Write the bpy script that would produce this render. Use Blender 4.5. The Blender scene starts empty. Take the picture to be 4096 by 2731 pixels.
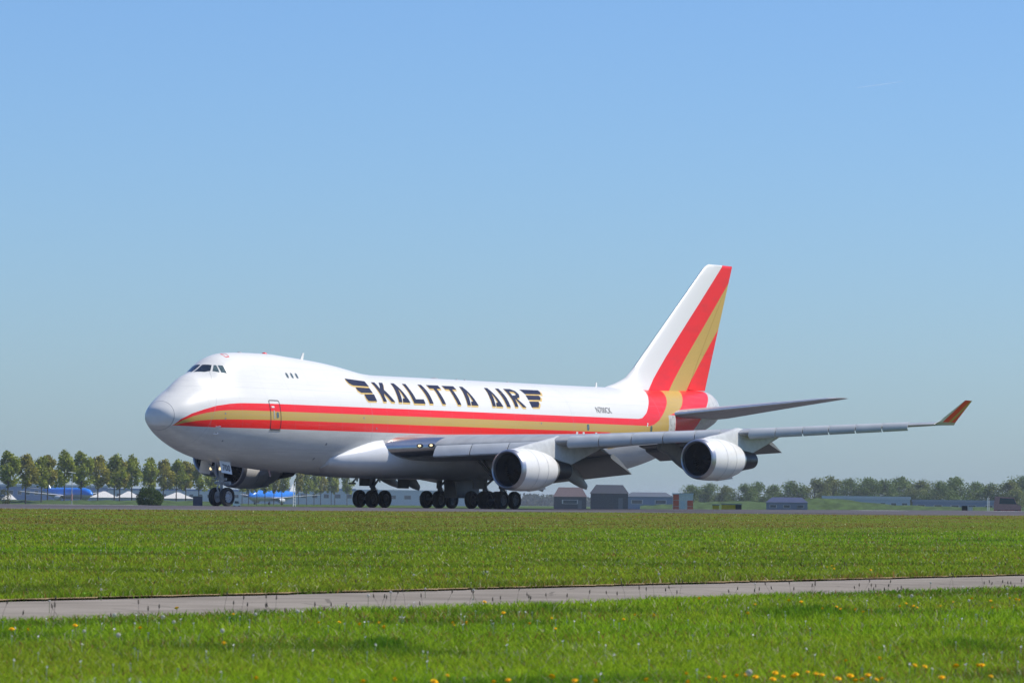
import bpy, bmesh, math, random
import numpy as np
from mathutils import Vector, Matrix
from mathutils.bvhtree import BVHTree

# ------------------------------------------------------------------ camera, world, sun, exposure
S = bpy.context.scene
COL = S.collection
CAM = np.array([-217.137, -176.4844, 0.34066])
YAW, PITCH, ROLL, FPX = 0.599705, 0.0369456, 0.0113993, 17584.8
W0, H0 = 4096, 2731
FW = np.array([math.cos(PITCH)*math.cos(YAW), math.cos(PITCH)*math.sin(YAW), math.sin(PITCH)])
_r = np.cross(FW, [0, 0, 1]); _r /= np.linalg.norm(_r); _u = np.cross(_r, FW)
RT = math.cos(ROLL)*_r + math.sin(ROLL)*_u
UP = -math.sin(ROLL)*_r + math.cos(ROLL)*_u
cd = bpy.data.cameras.new('camera'); cam = bpy.data.objects.new('camera', cd); COL.objects.link(cam)
cam.matrix_world = Matrix(((RT[0], UP[0], -FW[0], CAM[0]), (RT[1], UP[1], -FW[1], CAM[1]), (RT[2], UP[2], -FW[2], CAM[2]), (0, 0, 0, 1)))
cd.sensor_width = 36; cd.sensor_fit = 'HORIZONTAL'; cd.lens = FPX/W0*36
cd.clip_start = .5; cd.clip_end = 60000
cd.dof.use_dof = True; cd.dof.focus_distance = 285; cd.dof.aperture_fstop = 11
S.camera = cam

SUN = Vector((.405, -.43, .805)).normalized()
world = bpy.data.worlds.new('World'); S.world = world; world.use_nodes = True
wt = world.node_tree; wt.nodes.clear()
sky = wt.nodes.new('ShaderNodeTexSky'); sky.sky_type = 'NISHITA'; sky.sun_disc = False
sky.sun_elevation = math.asin(SUN.z); sky.sun_rotation = math.atan2(SUN.x, SUN.y)
sky.altitude = 0; sky.air_density = 1.0; sky.dust_density = 0.55; sky.ozone_density = 3.0
bg = wt.nodes.new('ShaderNodeBackground'); bg.inputs[1].default_value = .093
wo = wt.nodes.new('ShaderNodeOutputWorld')
tint = wt.nodes.new('ShaderNodeMix'); tint.data_type = 'RGBA'; tint.blend_type = 'MULTIPLY'; tint.inputs[0].default_value = 1; tint.inputs[7].default_value = (.66, .892, 1.255, 1)
wt.links.new(sky.outputs[0], tint.inputs[6]); wt.links.new(tint.outputs[2], bg.inputs[0]); wt.links.new(bg.outputs[0], wo.inputs[0])
ld = bpy.data.lights.new('sun', 'SUN'); ld.energy = 4.05; ld.angle = math.radians(.53); ld.color = (1, .935, .83)
sun = bpy.data.objects.new('sun', ld); COL.objects.link(sun)
sun.rotation_euler = SUN.to_track_quat('Z', 'Y').to_euler(); sun.location = (0, -60, 80)
S.view_settings.view_transform = 'Standard'; S.view_settings.look = 'None'
S.view_settings.exposure = 0.25; S.view_settings.gamma = 1
S.render.resolution_x = 1024; S.render.resolution_y = 682
S.render.engine = 'CYCLES'

rng = random.Random(7); nr = np.random.default_rng(11)

# ------------------------------------------------------------------ pixel helpers (full photograph pixels -> directions)
def ray(px, py):
    d = FW*FPX + RT*(px-W0/2) - UP*(py-H0/2); return d/np.linalg.norm(d)
def yh(px):                                   # horizon row at a pixel column
    return H0/2 + FPX*math.tan(PITCH) + (px-W0/2)*math.tan(ROLL)
def at(px, D):                                # point at horizontal distance D under a pixel column
    d = ray(px, yh(px)); h = math.hypot(d[0], d[1]); return CAM[0]+d[0]/h*D, CAM[1]+d[1]/h*D
def zat(px, py, D): return CAM[2] + (yh(px)-py)/FPX*D

# ------------------------------------------------------------------ node helpers
class NT:
    def __init__(s, name):
        s.m = bpy.data.materials.new(name); s.m.use_nodes = True; s.t = s.m.node_tree; s.t.nodes.clear()
        s.out = s.t.nodes.new('ShaderNodeOutputMaterial'); s.b = s.t.nodes.new('ShaderNodeBsdfPrincipled')
        s.t.links.new(s.b.outputs[0], s.out.inputs[0])
    def n(s, kind): return s.t.nodes.new(kind)
    def link(s, a, b): s.t.links.new(a, b)
    def put(s, sock, v):
        if isinstance(v, (int, float)): sock.default_value = v
        elif isinstance(v, tuple): sock.default_value = v if len(v) == 4 else (*v, 1)
        else: s.link(v, sock)
    def math(s, op, a, b=0.0, c=None):
        x = s.n('ShaderNodeMath'); x.operation = op; s.put(x.inputs[0], a); s.put(x.inputs[1], b)
        if c is not None: s.put(x.inputs[2], c)
        return x.outputs[0]
    def mix(s, f, a, b):
        x = s.n('ShaderNodeMix'); x.data_type = 'RGBA'; s.put(x.inputs[0], f); s.put(x.inputs[6], a); s.put(x.inputs[7], b); return x.outputs[2]
    def pos(s):
        x = s.n('ShaderNodeTexCoord'); y = s.n('ShaderNodeSeparateXYZ'); s.link(x.outputs['Object'], y.inputs[0]); return y.outputs, x.outputs['Object']
    def noise(s, vec, scale, detail=4, rough=.55):
        x = s.n('ShaderNodeTexNoise'); x.inputs['Scale'].default_value = scale; x.inputs['Detail'].default_value = detail; x.inputs['Roughness'].default_value = rough
        if vec is not None: s.link(vec, x.inputs['Vector'])
        return x.outputs['Fac']
    def scaled(s, vec, sc):
        x = s.n('ShaderNodeMapping'); x.inputs['Scale'].default_value = sc; s.link(vec, x.inputs[0]); return x.outputs[0]
    def ramp(s, f, lo, hi):
        x = s.n('ShaderNodeMapRange'); s.put(x.inputs[0], f); x.inputs[1].default_value = lo; x.inputs[2].default_value = hi; return x.outputs[0]
    def curve(s, x, x0, x1, y0, y1, pts):
        c = s.n('ShaderNodeFloatCurve'); s.put(c.inputs[1], s.ramp(x, x0, x1)); cv = c.mapping.curves[0]
        P = [((a-x0)/(x1-x0), (b-y0)/(y1-y0)) for a, b in pts]
        while len(cv.points) < len(P): cv.points.new(.5, .5)
        for p, q in zip(cv.points, P): p.location = q; p.handle_type = 'VECTOR'
        c.mapping.update()
        return s.math('MULTIPLY_ADD', c.outputs[0], y1-y0, y0)
    def base(s, c): s.put(s.b.inputs['Base Color'], c)
    def set(s, rough=.5, metal=0., spec=.5, coat=0.):
        s.put(s.b.inputs['Roughness'], rough); s.b.inputs['Metallic'].default_value = metal; s.b.inputs['Specular IOR Level'].default_value = spec
        s.b.inputs['Coat Weight'].default_value = coat; s.b.inputs['Coat Roughness'].default_value = .08
    def bump(s, h, strength, dist):
        b = s.n('ShaderNodeBump'); b.inputs['Strength'].default_value = strength; b.inputs['Distance'].default_value = dist
        s.link(h, b.inputs['Height']); s.link(b.outputs[0], s.b.inputs['Normal'])
MATS = {}
def mat(name, col, rough=.5, metal=0., spec=.5, var=.08, scale=3., coat=0.):
    if name in MATS: return MATS[name]
    t = NT(name); p, o = t.pos(); f = t.noise(o, scale)
    d = tuple(c*(1-var*1.6) for c in col)
    t.base(t.mix(t.ramp(f, .35, .65), d, tuple(min(1, c*(1+var*.5)) for c in col))); t.set(rough, metal, spec, coat)
    MATS[name] = t.m; return t.m
def emit(name, col, st):
    t = NT(name); t.base(col); t.b.inputs['Emission Color'].default_value = (*col, 1); t.b.inputs['Emission Strength'].default_value = st; return t.m

WHITE = (.745, .735, .685); RED = (.90, .016, .013); GOLD = (.55, .362, .080); NAVY = (.010, .016, .05)
M_white = mat('white_paint', (.81, .80, .755), .28, var=.03, scale=.8, coat=.12)
M_grey = mat('grey_wing_paint', (.20, .21, .215), .38, var=.06, scale=.6)
M_slat = mat('slat_paint', (.44, .47, .49), .36, var=.05, scale=1.2)
M_metal = mat('bare_metal', (.62, .62, .61), .30, metal=1., var=.05)
M_lip = mat('inlet_lip_metal', (.50, .50, .51), .38, metal=.9, var=.06)
M_darkmetal = mat('dark_nozzle_metal', (.055, .055, .06), .42, metal=.7)
M_bandmetal = mat('nozzle_band_metal', (.52, .50, .46), .35, metal=.8)
M_black = mat('dark_interior', (.012, .012, .013), .7)
M_tyre = mat('tyre_rubber', (.018, .018, .019), .75, var=.2, scale=6)
M_hub = mat('wheel_hub_paint', (.42, .43, .44), .45)
M_strut = mat('gear_strut_paint', (.38, .39, .39), .45, var=.15, scale=4)
M_glass = mat('cockpit_glass', (.02, .028, .035), .06, spec=.8)
M_seam = mat('panel_seam', (.25, .26, .27), .6)
M_navy = mat('navy_lettering', NAVY, .5, spec=.15)
M_gold = mat('gold_lettering', (.70, .47, .12), .35, coat=.12)
M_red = mat('red_paint', RED, .3, var=.03, coat=.12)
M_lamp = emit('lamp_glow', (1, .78, .42), 1.1)
M_ink = mat('dark_print', (.02, .02, .025), .5)

# ------------------------------------------------------------------ mesh helpers
def mesh(name, V, F, mats, parent=None, smooth=True, angle=35, fm=None, recalc=True):
    me = bpy.data.meshes.new(name)
    me.from_pydata([tuple(map(float, v)) for v in V], [], [tuple(map(int, f)) for f in F])
    for m in (mats if isinstance(mats, (list, tuple)) else [mats]): me.materials.append(m)
    if fm is not None: me.polygons.foreach_set('material_index', fm)
    if recalc:
        bm = bmesh.new(); bm.from_mesh(me); bmesh.ops.remove_doubles(bm, verts=bm.verts, dist=1e-5); bmesh.ops.recalc_face_normals(bm, faces=bm.faces); bm.to_mesh(me); bm.free()
    if smooth:
        me.shade_smooth(); me.set_sharp_from_angle(angle=math.radians(angle))
    o = bpy.data.objects.new(name, me); COL.objects.link(o); o.parent = parent; return o
def tag(o, label, cat=None, group=None, kind=None):
    o['label'] = label
    if cat: o['category'] = cat
    if group: o['group'] = group
    if kind: o['kind'] = kind
    return o
def empty(name, loc=(0, 0, 0), rz=0):
    o = bpy.data.objects.new(name, None); COL.objects.link(o); o.location = loc; o.rotation_euler = (0, 0, rz); o.empty_display_size = .1; return o
def struct(name, *a, **k): o = mesh(name, *a, **k); o['kind'] = 'structure'; return o
class MB:
    def __init__(s): s.V = []; s.F = []; s.M = []
    def add(s, V, F, m=0):
        b = len(s.V); s.V += [tuple(v) for v in V]; s.F += [tuple(i+b for i in f) for f in F]; s.M += [m]*len(F); return s
    def box(s, c, d, m=0, rz=0., bev=0.):
        x, y, z = [q/2 for q in d]; V = []
        for i in (-1, 1):
            for j in (-1, 1):
                for k in (-1, 1):
                    a, b = i*x, j*y; V.append((c[0]+a*math.cos(rz)-b*math.sin(rz), c[1]+a*math.sin(rz)+b*math.cos(rz), c[2]+k*z))
        return s.add(V, [(0, 1, 3, 2), (4, 6, 7, 5), (0, 4, 5, 1), (2, 3, 7, 6), (0, 2, 6, 4), (1, 5, 7, 3)], m)
    def tube(s, pts, rs, n=10, m=0, caps=True):
        P = [Vector(p) for p in pts]; rs = rs if isinstance(rs, (list, tuple)) else [rs]*len(P); V = []; F = []
        for i, p in enumerate(P):
            t = (P[min(i+1, len(P)-1)]-P[max(i-1, 0)]).normalized(); a = t.orthogonal().normalized() if i == 0 else (a - t*a.dot(t)).normalized(); b = t.cross(a)
            for k in range(n):
                w = 2*math.pi*k/n; V.append(p+(a*math.cos(w)+b*math.sin(w))*rs[i])
        for i in range(len(P)-1):
            for k in range(n): F.append((i*n+k, i*n+(k+1) % n, (i+1)*n+(k+1) % n, (i+1)*n+k))
        if caps: F += [tuple(range(n))[::-1], tuple(range((len(P)-1)*n, len(P)*n))]
        return s.add(V, F, m)
    def lathe(s, prof, c, axis='x', n=48, m=0, closed=False):
        V = []; F = []
        for (x, r) in prof:
            for k in range(n):
                w = 2*math.pi*k/n; a, b = r*math.cos(w), r*math.sin(w)
                V.append((c[0]+x, c[1]+a, c[2]+b) if axis == 'x' else (c[0]+a, c[1]+x, c[2]+b) if axis == 'y' else (c[0]+a, c[1]+b, c[2]+x))
        L = len(prof)
        for i in range(L if closed else L-1):
            j = (i+1) % L
            for k in range(n): F.append((i*n+k, i*n+(k+1) % n, j*n+(k+1) % n, j*n+k))
        mm = m if isinstance(m, list) else None
        s.add(V, F, 0 if mm else m)
        if mm:
            s.M[-len(F):] = [mm[i] for i in range(L if closed else L-1) for k in range(n)]
        return s
    def loft(s, secs, m=0, caps=True):
        n = len(secs[0]); V = [p for q in secs for p in q]; F = []
        for i in range(len(secs)-1):
            for k in range(n): F.append((i*n+k, i*n+(k+1) % n, (i+1)*n+(k+1) % n, (i+1)*n+k))
        if caps: F += [tuple(range(n))[::-1], tuple(range((len(secs)-1)*n, len(secs)*n))]
        return s.add(V, F, m)
    def prism(s, poly, y0, y1, m=0):       # polygon in x,z extruded in y
        n = len(poly); V = [(x, y0, z) for x, z in poly]+[(x, y1, z) for x, z in poly]
        return s.add(V, [tuple(range(n)), tuple(range(n, 2*n))[::-1]]+[(k, (k+1) % n, n+(k+1) % n, n+k) for k in range(n)], m)
    def build(s, name, mats, parent=None, **k): return mesh(name, s.V, s.F, mats, parent, fm=s.M if isinstance(mats, list) else None, **{**dict(recalc=not isinstance(mats, list)), **k})
def fixn(o):
    bm = bmesh.new(); bm.from_mesh(o.data); bmesh.ops.recalc_face_normals(bm, faces=bm.faces); bm.to_mesh(o.data); bm.free(); return o

# ------------------------------------------------------------------ ground
def lerp(x, xs, ys): return np.interp(x, xs, ys)
def zrun(x): return lerp(x, [-3000, -120, -30, 0, 40, 60, 120, 400], [-.3, -.16, -.05, 0, 0, .05, .24, .3])
def gz(x, y):                              # terrain height
    k = zrun(x)
    return np.where(np.asarray(y) < 0, lerp(y, [-400, -150, -135, -90, -33, -31.5, 0], [-.72, -.72, -.70, -.46, -.09, -.14, -.10]), lerp(y, [0, 8, 32, 120, 600], [-.08, -.12, -.5, -.9, -.9])) + k*lerp(y, [-140, -33, 60, 300], [0, 1, 1, 0])
def near(px, py, dz=0.):                   # ground hit of a pixel ray, dz above the grass
    d = ray(px, py); t = 20.
    for _ in range(4000):
        p = CAM+d*t
        if p[2] <= gz(p[0], p[1])+dz: break
        t *= 1.0015
    return p
xs = np.unique(np.r_[np.linspace(-8000, -600, 20), np.linspace(-600, 400, 81), np.linspace(400, 9000, 26)])
ys = np.unique(np.r_[np.linspace(-3000, -400, 8), np.linspace(-400, -150, 12), -135, -120, -105, np.linspace(-90, -33, 14), -31.5, -29.5, np.linspace(-25, 8, 9), 20, 32, 60, 90, 120, np.linspace(200, 600, 5), np.linspace(900, 9000, 16)])
gx, gy = np.meshgrid(xs, ys, indexing='ij'); V = np.stack([gx, gy, gz(gx, gy)], -1).reshape(-1, 3); ny = len(ys)
F = [(i*ny+j, (i+1)*ny+j, (i+1)*ny+j+1, i*ny+j+1) for i in range(len(xs)-1) for j in range(ny-1)]
t = NT('meadow_ground'); p, o = t.pos()
far = t.ramp(p[1], -115, -60)
n1 = t.noise(t.scaled(o, (.06, .25, 1)), 1., 5); n2 = t.noise(o, 1.6, 6, .7)
g = t.mix(t.ramp(n2, .3, .7), (.07, .125, .015), (.12, .185, .026))
br = t.mix(t.ramp(n2, .3, .7), (.10, .086, .024), (.15, .132, .04))
f = t.math('MULTIPLY', t.ramp(n1, .42, .6), t.math('MULTIPLY_ADD', far, .75, .2))
fin = t.ramp(p[1], 30, 60)
t.base(t.mix(fin, t.mix(f, g, br), (.06, .10, .025))); t.set(1., spec=.0)
struct('ground', V, F, t.m, smooth=True, recalc=False)

# runway: a slightly crowned sheet, higher than the meadow, with a bevelled edge on the near side
RX = np.unique(np.r_[np.linspace(-700, -120, 8), np.linspace(-120, 400, 53), np.linspace(400, 2500, 12)])
RYs = [-30.6, -30, -22, -14, -7, 0, 7, 15, 30, 30.6]; RZ = [-.30, -.045, -.03, -.012, 0, 0, 0, -.09, -.27, -.6]
V = [(x, y, z+float(zrun(x))) for x in RX for y, z in zip(RYs, RZ)]; n = len(RYs)
F = [(i*n+j, (i+1)*n+j, (i+1)*n+j+1, i*n+j+1) for i in range(len(RX)-1) for j in range(n-1)]
t = NT('runway_asphalt'); p, o = t.pos(); a = t.noise(o, 14, 5); b = t.noise(t.scaled(o, (.02, .5, 1)), 1., 4)
c = t.mix(t.ramp(a, .3, .7), (.095, .09, .098), (.135, .13, .138)); t.base(t.mix(t.ramp(b, .4, .65), c, (.075, .072, .08))); t.set(.95, spec=.06); t.bump(a, .4, .01)
runway = struct('runway', V, F, t.m, smooth=True, recalc=False)
M_mark = mat('white_marking', (.72, .72, .70), .7, var=.12, scale=1.5)
def runx(px): d = ray(px, yh(px)); return CAM[0]-CAM[1]/d[1]*d[0]
for a, b in ((150, 560), (660, 905), (3430, 3610), (3960, 4090)):
    x0, x1 = runx(a), runx(b); mb = MB(); m = 4
    for i in range(m):
        u, v = x0+(x1-x0)*i/m, x0+(x1-x0)*(i+1)/m
        mb.add([(u, -.75, zrun(u)+.006), (v, -.75, zrun(v)+.006), (v, .75, zrun(v)+.006), (u, .75, zrun(u)+.006)], [(0, 1, 2, 3)])
    mb.build('centre_line_marking', M_mark, runway, smooth=False)

# path through the meadow
PT = [(0, 2404), (1400, 2378), (2750, 2340), (4096, 2302)]; PB = [(0, 2462), (1400, 2428), (2750, 2387), (4096, 2337)]
A = np.array([near(*q)[:2] for q in PT]); B = np.array([near(*q)[:2] for q in PB])
fa = np.polyfit(A[:, 0], A[:, 1], 1); fb = np.polyfit(B[:, 0], B[:, 1], 1); sl = (fa[0]+fb[0])/2
PXM = A[:, 0].mean(); ya0 = np.polyval(fa, PXM); yb0 = np.polyval(fb, PXM)
def path_top(x): return ya0+sl*(x-PXM)
def path_bot(x): return yb0-1.0+sl*(x-PXM)
V = []; F = []
for i, x in enumerate(np.linspace(PXM-90, PXM+120, 211)):
    wob = .05*math.sin(x*1.7)+.04*math.sin(x*4.1+1)
    yb, yt = path_bot(x)+wob, path_top(x)+.6*wob
    for k, (q, dz) in enumerate(((0, -.10), (.03, .012), (.5, .03), (.97, .012), (1, -.10))):
        y = yb+(yt-yb)*q; V.append((x, y, float(gz(x, y))+dz))
    if i: F += [((i-1)*5+k, i*5+k, i*5+k+1, (i-1)*5+k+1) for k in range(4)]
t = NT('path_concrete'); p, o = t.pos(); a = t.noise(o, 30, 4, .7); b = t.noise(o, .9, 5)
t.base(t.mix(t.ramp(b, .35, .7), t.mix(t.ramp(a, .3, .7), (.245, .215, .178), (.325, .29, .245)), (.21, .185, .15))); vo = t.n('ShaderNodeTexVoronoi'); vo.feature = 'DISTANCE_TO_EDGE'; vo.inputs['Scale'].default_value = .55; t.link(o, vo.inputs['Vector'])
cr = t.math('MULTIPLY', t.math('LESS_THAN', vo.outputs['Distance'], .012), .55); bc = t.b.inputs['Base Color'].links[0].from_socket
t.base(t.mix(t.math('MAXIMUM', cr, t.math('MULTIPLY', t.ramp(t.noise(t.scaled(o, (.15, 1.6, 1)), 1., 4), .5, .75), .35)), bc, (.085, .075, .06))); t.set(.95, spec=.05); t.bump(a, .5, .01)
struct('path', V, F, t.m, smooth=True, recalc=False)

V = []; F = []
for i, x in enumerate(np.linspace(PXM-90, PXM+120, 1051)):
    w0 = .10+.10*math.sin(x*2.3)*math.sin(x*.9+1)+.06*math.sin(x*7.7)+.05*math.sin(x*13.1)
    for k, (dy, dz) in enumerate(((-max(.02, w0), .034), (.0, .036), (.30, .022), (.5, -.03))):
        y = path_top(x)+dy; V.append((x, y, float(gz(x, y))+dz))
    if i: F += [((i-1)*4+k, i*4+k, i*4+k+1, (i-1)*4+k+1) for k in range(3)]
t = NT('soil'); p, o = t.pos(); a = t.noise(o, 22, 4, .7); t.base(t.mix(t.ramp(a, .35, .65), (.22, .16, .085), (.50, .37, .20))); t.set(1., spec=0); t.bump(a, .8, .02)
struct('soil_verge', V, F, t.m, smooth=True, recalc=False)

# ------------------------------------------------------------------ grass: real blades, one mass
t = NT('grass_blades'); at_ = t.n('ShaderNodeAttribute'); at_.attribute_name = 'tint'
t.base(at_.outputs['Color']); t.set(.7, spec=.05)
tr = t.n('ShaderNodeBsdfTranslucent'); t.link(at_.outputs['Color'], tr.inputs[0]); ms = t.n('ShaderNodeMixShader'); ms.inputs[0].default_value = .45
t.link(t.b.outputs[0], ms.inputs[1]); t.link(tr.outputs[0], ms.inputs[2]); t.link(ms.outputs[0], t.out.inputs[0]); M_blade = t.m
def vnoise(x, y, s, seed):                 # cheap smooth value noise
    r = np.random.default_rng(seed); T = r.random((64, 64)); u, v = x/s, y/s; i, j = np.floor(u).astype(int), np.floor(v).astype(int); a, b = u-i, v-j
    a = a*a*(3-2*a); b = b*b*(3-2*b); g = lambda p, q: T[p % 64, q % 64]
    return (g(i, j)*(1-a)+g(i+1, j)*a)*(1-b)+(g(i, j+1)*(1-a)+g(i+1, j+1)*a)*b
PATCH = []
for px_, py_, wx_, wy_ in ((3160, 2470, .38, 1.7), (3300, 2462, .25, 1.2), (940, 2492, .13, .7), (2180, 2440, .12, .8), (1530, 2600, .2, 1.), (3900, 2600, .25, 1.2)):
    q_ = near(px_, py_); PATCH.append((q_[0], q_[1], wx_, wy_))
def blades(name, n, d0, d1, label, hgt, wid, power=1.0):
    az = YAW + (nr.random(n)-.5)*2*.152
    u = nr.random(n); D = 1/((1/d0)*(1-u)+(1/d1)*u) if power == 1 else (d0**power+(d1**power-d0**power)*u)**(1/power)
    x = CAM[0]+D*np.cos(az); y = CAM[1]+D*np.sin(az)
    keep = (y < -30.9) & ~((y > path_bot(x)+.06) & (y < path_top(x)-.06)); x, y, D = x[keep], y[keep], D[keep]; n = len(x)
    big = vnoise(x, y*2.2, 3.5, 1); fine = vnoise(x, y, .5, 2); strip = vnoise(x*.35, y*2.0, 9., 3)
    edge = np.exp(-np.maximum(y-path_top(x), 0)/.9)*(y > path_top(x)-.2)
    h = hgt*(.5+.85*nr.random(n))*(.75+.5*fine)*(1+.75*edge); w = wid*(D/26)**.85*(.7+.6*nr.random(n))
    h = h*np.where(y > -95, .75, 1.)
    lean = nr.random(n)*2*math.pi; la = h*(.25+1.05*nr.random(n))
    th = nr.random(n)*math.pi; cx, cy = np.cos(th)*w/2, np.sin(th)*w/2
    z = gz(x, y)-.01; lx, ly = np.cos(lean)*la, np.sin(lean)*la
    V = np.empty((n, 5, 3)); V[:, 0] = np.c_[x-cx, y-cy, z]; V[:, 1] = np.c_[x+cx, y+cy, z]
    V[:, 2] = np.c_[x+cx*.75+lx*.35, y+cy*.75+ly*.35, z+h*.62]; V[:, 3] = np.c_[x-cx*.75+lx*.35, y-cy*.75+ly*.35, z+h*.62]; V[:, 4] = np.c_[x+lx, y+ly, z+h]
    g0 = np.array([.172, .340, .015]); g1 = np.array([.292, .420, .019]); g2 = np.array([.090, .195, .014]); br = np.array([.255, .155, .042]); st = np.array([.50, .48, .26])
    k = np.clip(big*1.1-.15+.25*vnoise(x, y, .22, 8)+.55*(nr.random(n)-.5), 0, 1)[:, None]; col = g0*(1-k)+g1*k
    nearb = np.clip((60-D)/30, 0, 1)[:, None]; col = col*(1-.35*nearb)+g1*.35*nearb*1.12
    dk = np.clip((big < .26)*.7+edge*.85*(fine > .25), 0, 1)[:, None]; col = col*(1-dk)+g2*dk
    rw = np.clip((y+102)/22, 0, 1)                                           # drier strip beside the runway
    q = np.clip((strip-.42)*3.4, 0, 1)*(.24+.50*rw) + .58*rw*(.55+.8*strip)
    q = np.clip(q+.25*(nr.random(n)-.5)*(q > .05), 0, .9)[:, None]; col = col*(1-q)+br*q
    tan = vnoise(x*.6, y*1.6, 1.1, 5)*vnoise(x, y, .3, 6); s_ = (nr.random(n) < .035+.22*np.clip(tan*2.2-.75, 0, 1))[:, None]; tq = (nr.random(n) < .20*np.clip(vnoise(x*.5, y*2, 2.3, 7)*2-.9, 0, 1)+.04)[:, None]; col = np.where(tq, br, col); col = np.where(s_, st*(.6+.5*nr.random(n))[:, None], col)
    for (qx, qy, wx, wy) in PATCH:
        e_ = np.exp(-((x-qx)*FW[1]-(y-qy)*FW[0])**2/wx**2-((x-qx)*FW[0]+(y-qy)*FW[1])**2/wy**2)*(.6+.8*vnoise(x, y, .18, 4)); e_ = np.clip(e_, 0, 1); V[:, 2:4, 2] += (.035*e_)[:, None]; V[:, 4, 2] += .05*e_; col = col*(1-.75*e_)[:, None]+np.array([.075, .200, .012])*(.75*e_)[:, None]
    col = col*(.62+.76*nr.random(n))[:, None]
    me = bpy.data.meshes.new(name); me.vertices.add(n*5); me.vertices.foreach_set('co', V.ravel())
    b = np.arange(n)[:, None]*5; tri = np.concatenate([b+[0, 1, 2], b+[0, 2, 3], b+[3, 2, 4]], 1).ravel()
    me.loops.add(n*9); me.loops.foreach_set('vertex_index', tri); me.polygons.add(n*3); me.polygons.foreach_set('loop_start', np.arange(n*3)*3)
    a = me.attributes.new('tint', 'FLOAT_COLOR', 'POINT'); a.data.foreach_set('color', np.repeat(np.c_[col, np.ones(n)], 5, 0).ravel())
    me.update(); me.validate(); me.materials.append(M_blade); o = bpy.data.objects.new(name, me); COL.objects.link(o)
    return tag(o, label, 'grass', kind='stuff')
blades('grass', 230000, 22, 52, 'green meadow grass nearest the camera on both sides of the path', .062, .0075, 1)
blades('grass', 300000, 48, 330, 'mown grass stretching from beyond the path to the runway edge', .062, .0085, 1)

# ------------------------------------------------------------------ AIRCRAFT
XM = [0.753, 0.80, 0.861, 1.113, 1.472, 2.102, 3.002, 4.351, 5.701, 7.5, 10.0, 13.0, 16.0, 24.0, 46.0, 50.0, 54.0, 58.0, 62.0, 65.0, 66.5, 67.5, 68.0, 68.25]
FWW = [0.05, .38, 0.62, 1.024, 1.295, 1.65, 1.971, 2.389, 2.702, 2.981, 3.18, 3.25, 3.25, 3.25, 3.25, 3.2, 3.05, 2.75, 2.3, 1.8, 1.45, 1.1, .75, .3]
FZC = [5.65]*15+[5.75, 6.05, 6.45, 6.9, 7.25, 7.42, 7.5, 7.55, 7.55]
FZT = [5.70, 5.98, 6.13, 6.41, 6.70, 7.12, 7.625, 8.162, 8.464, 8.671, 8.9, 8.95, 8.97, 8.97, 8.97, 8.97, 9.0, 9.02, 9.04, 9.08, 9.05, 8.78, 8.35, 7.9]
FZB = [5.60, 5.28, 5.137, 4.909, 4.651, 4.246, 3.795, 3.325, 3.012, 2.796, 2.54, 2.33, 2.24, 2.09, 2.06, 2.25, 2.75, 3.5, 4.7, 5.65, 6.12, 6.5, 6.85, 7.2]
XU = [1.5, 2.0, 2.5, 3.2, 4.0, 4.5, 5.0, 5.6, 6.4, 7.5, 9.3, 12.0, 14.2, 16.0, 17.5, 19.7, 21.4, 22.6, 23.7, 25.5]
FZU = [6.60, 6.98, 7.42, 7.93, 8.388, 8.548, 8.771, 9.134, 9.594, 9.897, 10.003, 10.027, 9.906, 9.786, 9.673, 9.434, 9.187, 9.038, 8.971, 8.645]
FRU = [.7, .8, .95, 1.1, 1.3, 1.45, 1.6, 1.75, 1.85, 1.95]+[2.0]*10
def pchip(xs, ys, x):
    h = np.diff(xs); d = np.diff(ys)/h; m = np.zeros(len(xs))
    for i in range(1, len(xs)-1):
        if d[i-1]*d[i] > 0:
            w1 = 2*h[i]+h[i-1]; w2 = h[i]+2*h[i-1]; m[i] = (w1+w2)/(w1/d[i-1]+w2/d[i])
    m[0] = d[0]; m[-1] = d[-1]; x = min(max(x, xs[0]), xs[-1]); i = min(max(int(np.searchsorted(xs, x))-1, 0), len(h)-1); t = (x-xs[i])/h[i]
    return (1+2*t)*(1-t)**2*ys[i]+t*(1-t)**2*h[i]*m[i]+t*t*(3-2*t)*ys[i+1]+t*t*(t-1)*h[i]*m[i+1]
def hull(pts):
    pts = sorted(pts)
    def half(p):
        o = []
        for q in p:
            while len(o) > 1 and (o[-1][0]-o[-2][0])*(q[1]-o[-2][1])-(o[-1][1]-o[-2][1])*(q[0]-o[-2][0]) <= 1e-12: o.pop()
            o.append(q)
        return o
    return np.array(half(pts)[:-1]+half(pts[::-1])[:-1])
AN = np.linspace(-math.pi/2, math.pi/2, 81)
def section(X, n):
    zt = pchip(XM, FZT, X); zb = pchip(XM, FZB, X); w = pchip(XM, FWW, X); zc = pchip(XM, FZC, X); zc = min(max(zc, zb+.3*(zt-zb)), zt-.3*(zt-zb))
    s = np.sin(AN); y = w*np.cos(AN); z = np.where(s > 0, zc+(zt-zc)*s, zc+(zc-zb)*s); pts = list(zip(y, z))
    if XU[0] <= X <= XU[-1]:
        zu = pchip(XU, FZU, X); ru = pchip(XU, FRU, X); pts += list(zip(ru*np.cos(AN), zu-ru+ru*np.sin(AN)))
    pts = [(float(a), float(b)) for a, b in pts]; h = hull(pts+[(-a, b) for a, b in pts]); h = h[h[:, 0] >= -1e-6]; h = h[np.argsort(h[:, 1], kind='stable')]
    d = np.r_[0, np.cumsum(np.hypot(*np.diff(h, axis=0).T))]; q = np.linspace(0, d[-1], n)
    r = np.c_[np.interp(q, d, h[:, 0]), np.interp(q, d, h[:, 1])]; r[0, 0] = 0; r[-1, 0] = 0; return r
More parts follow.
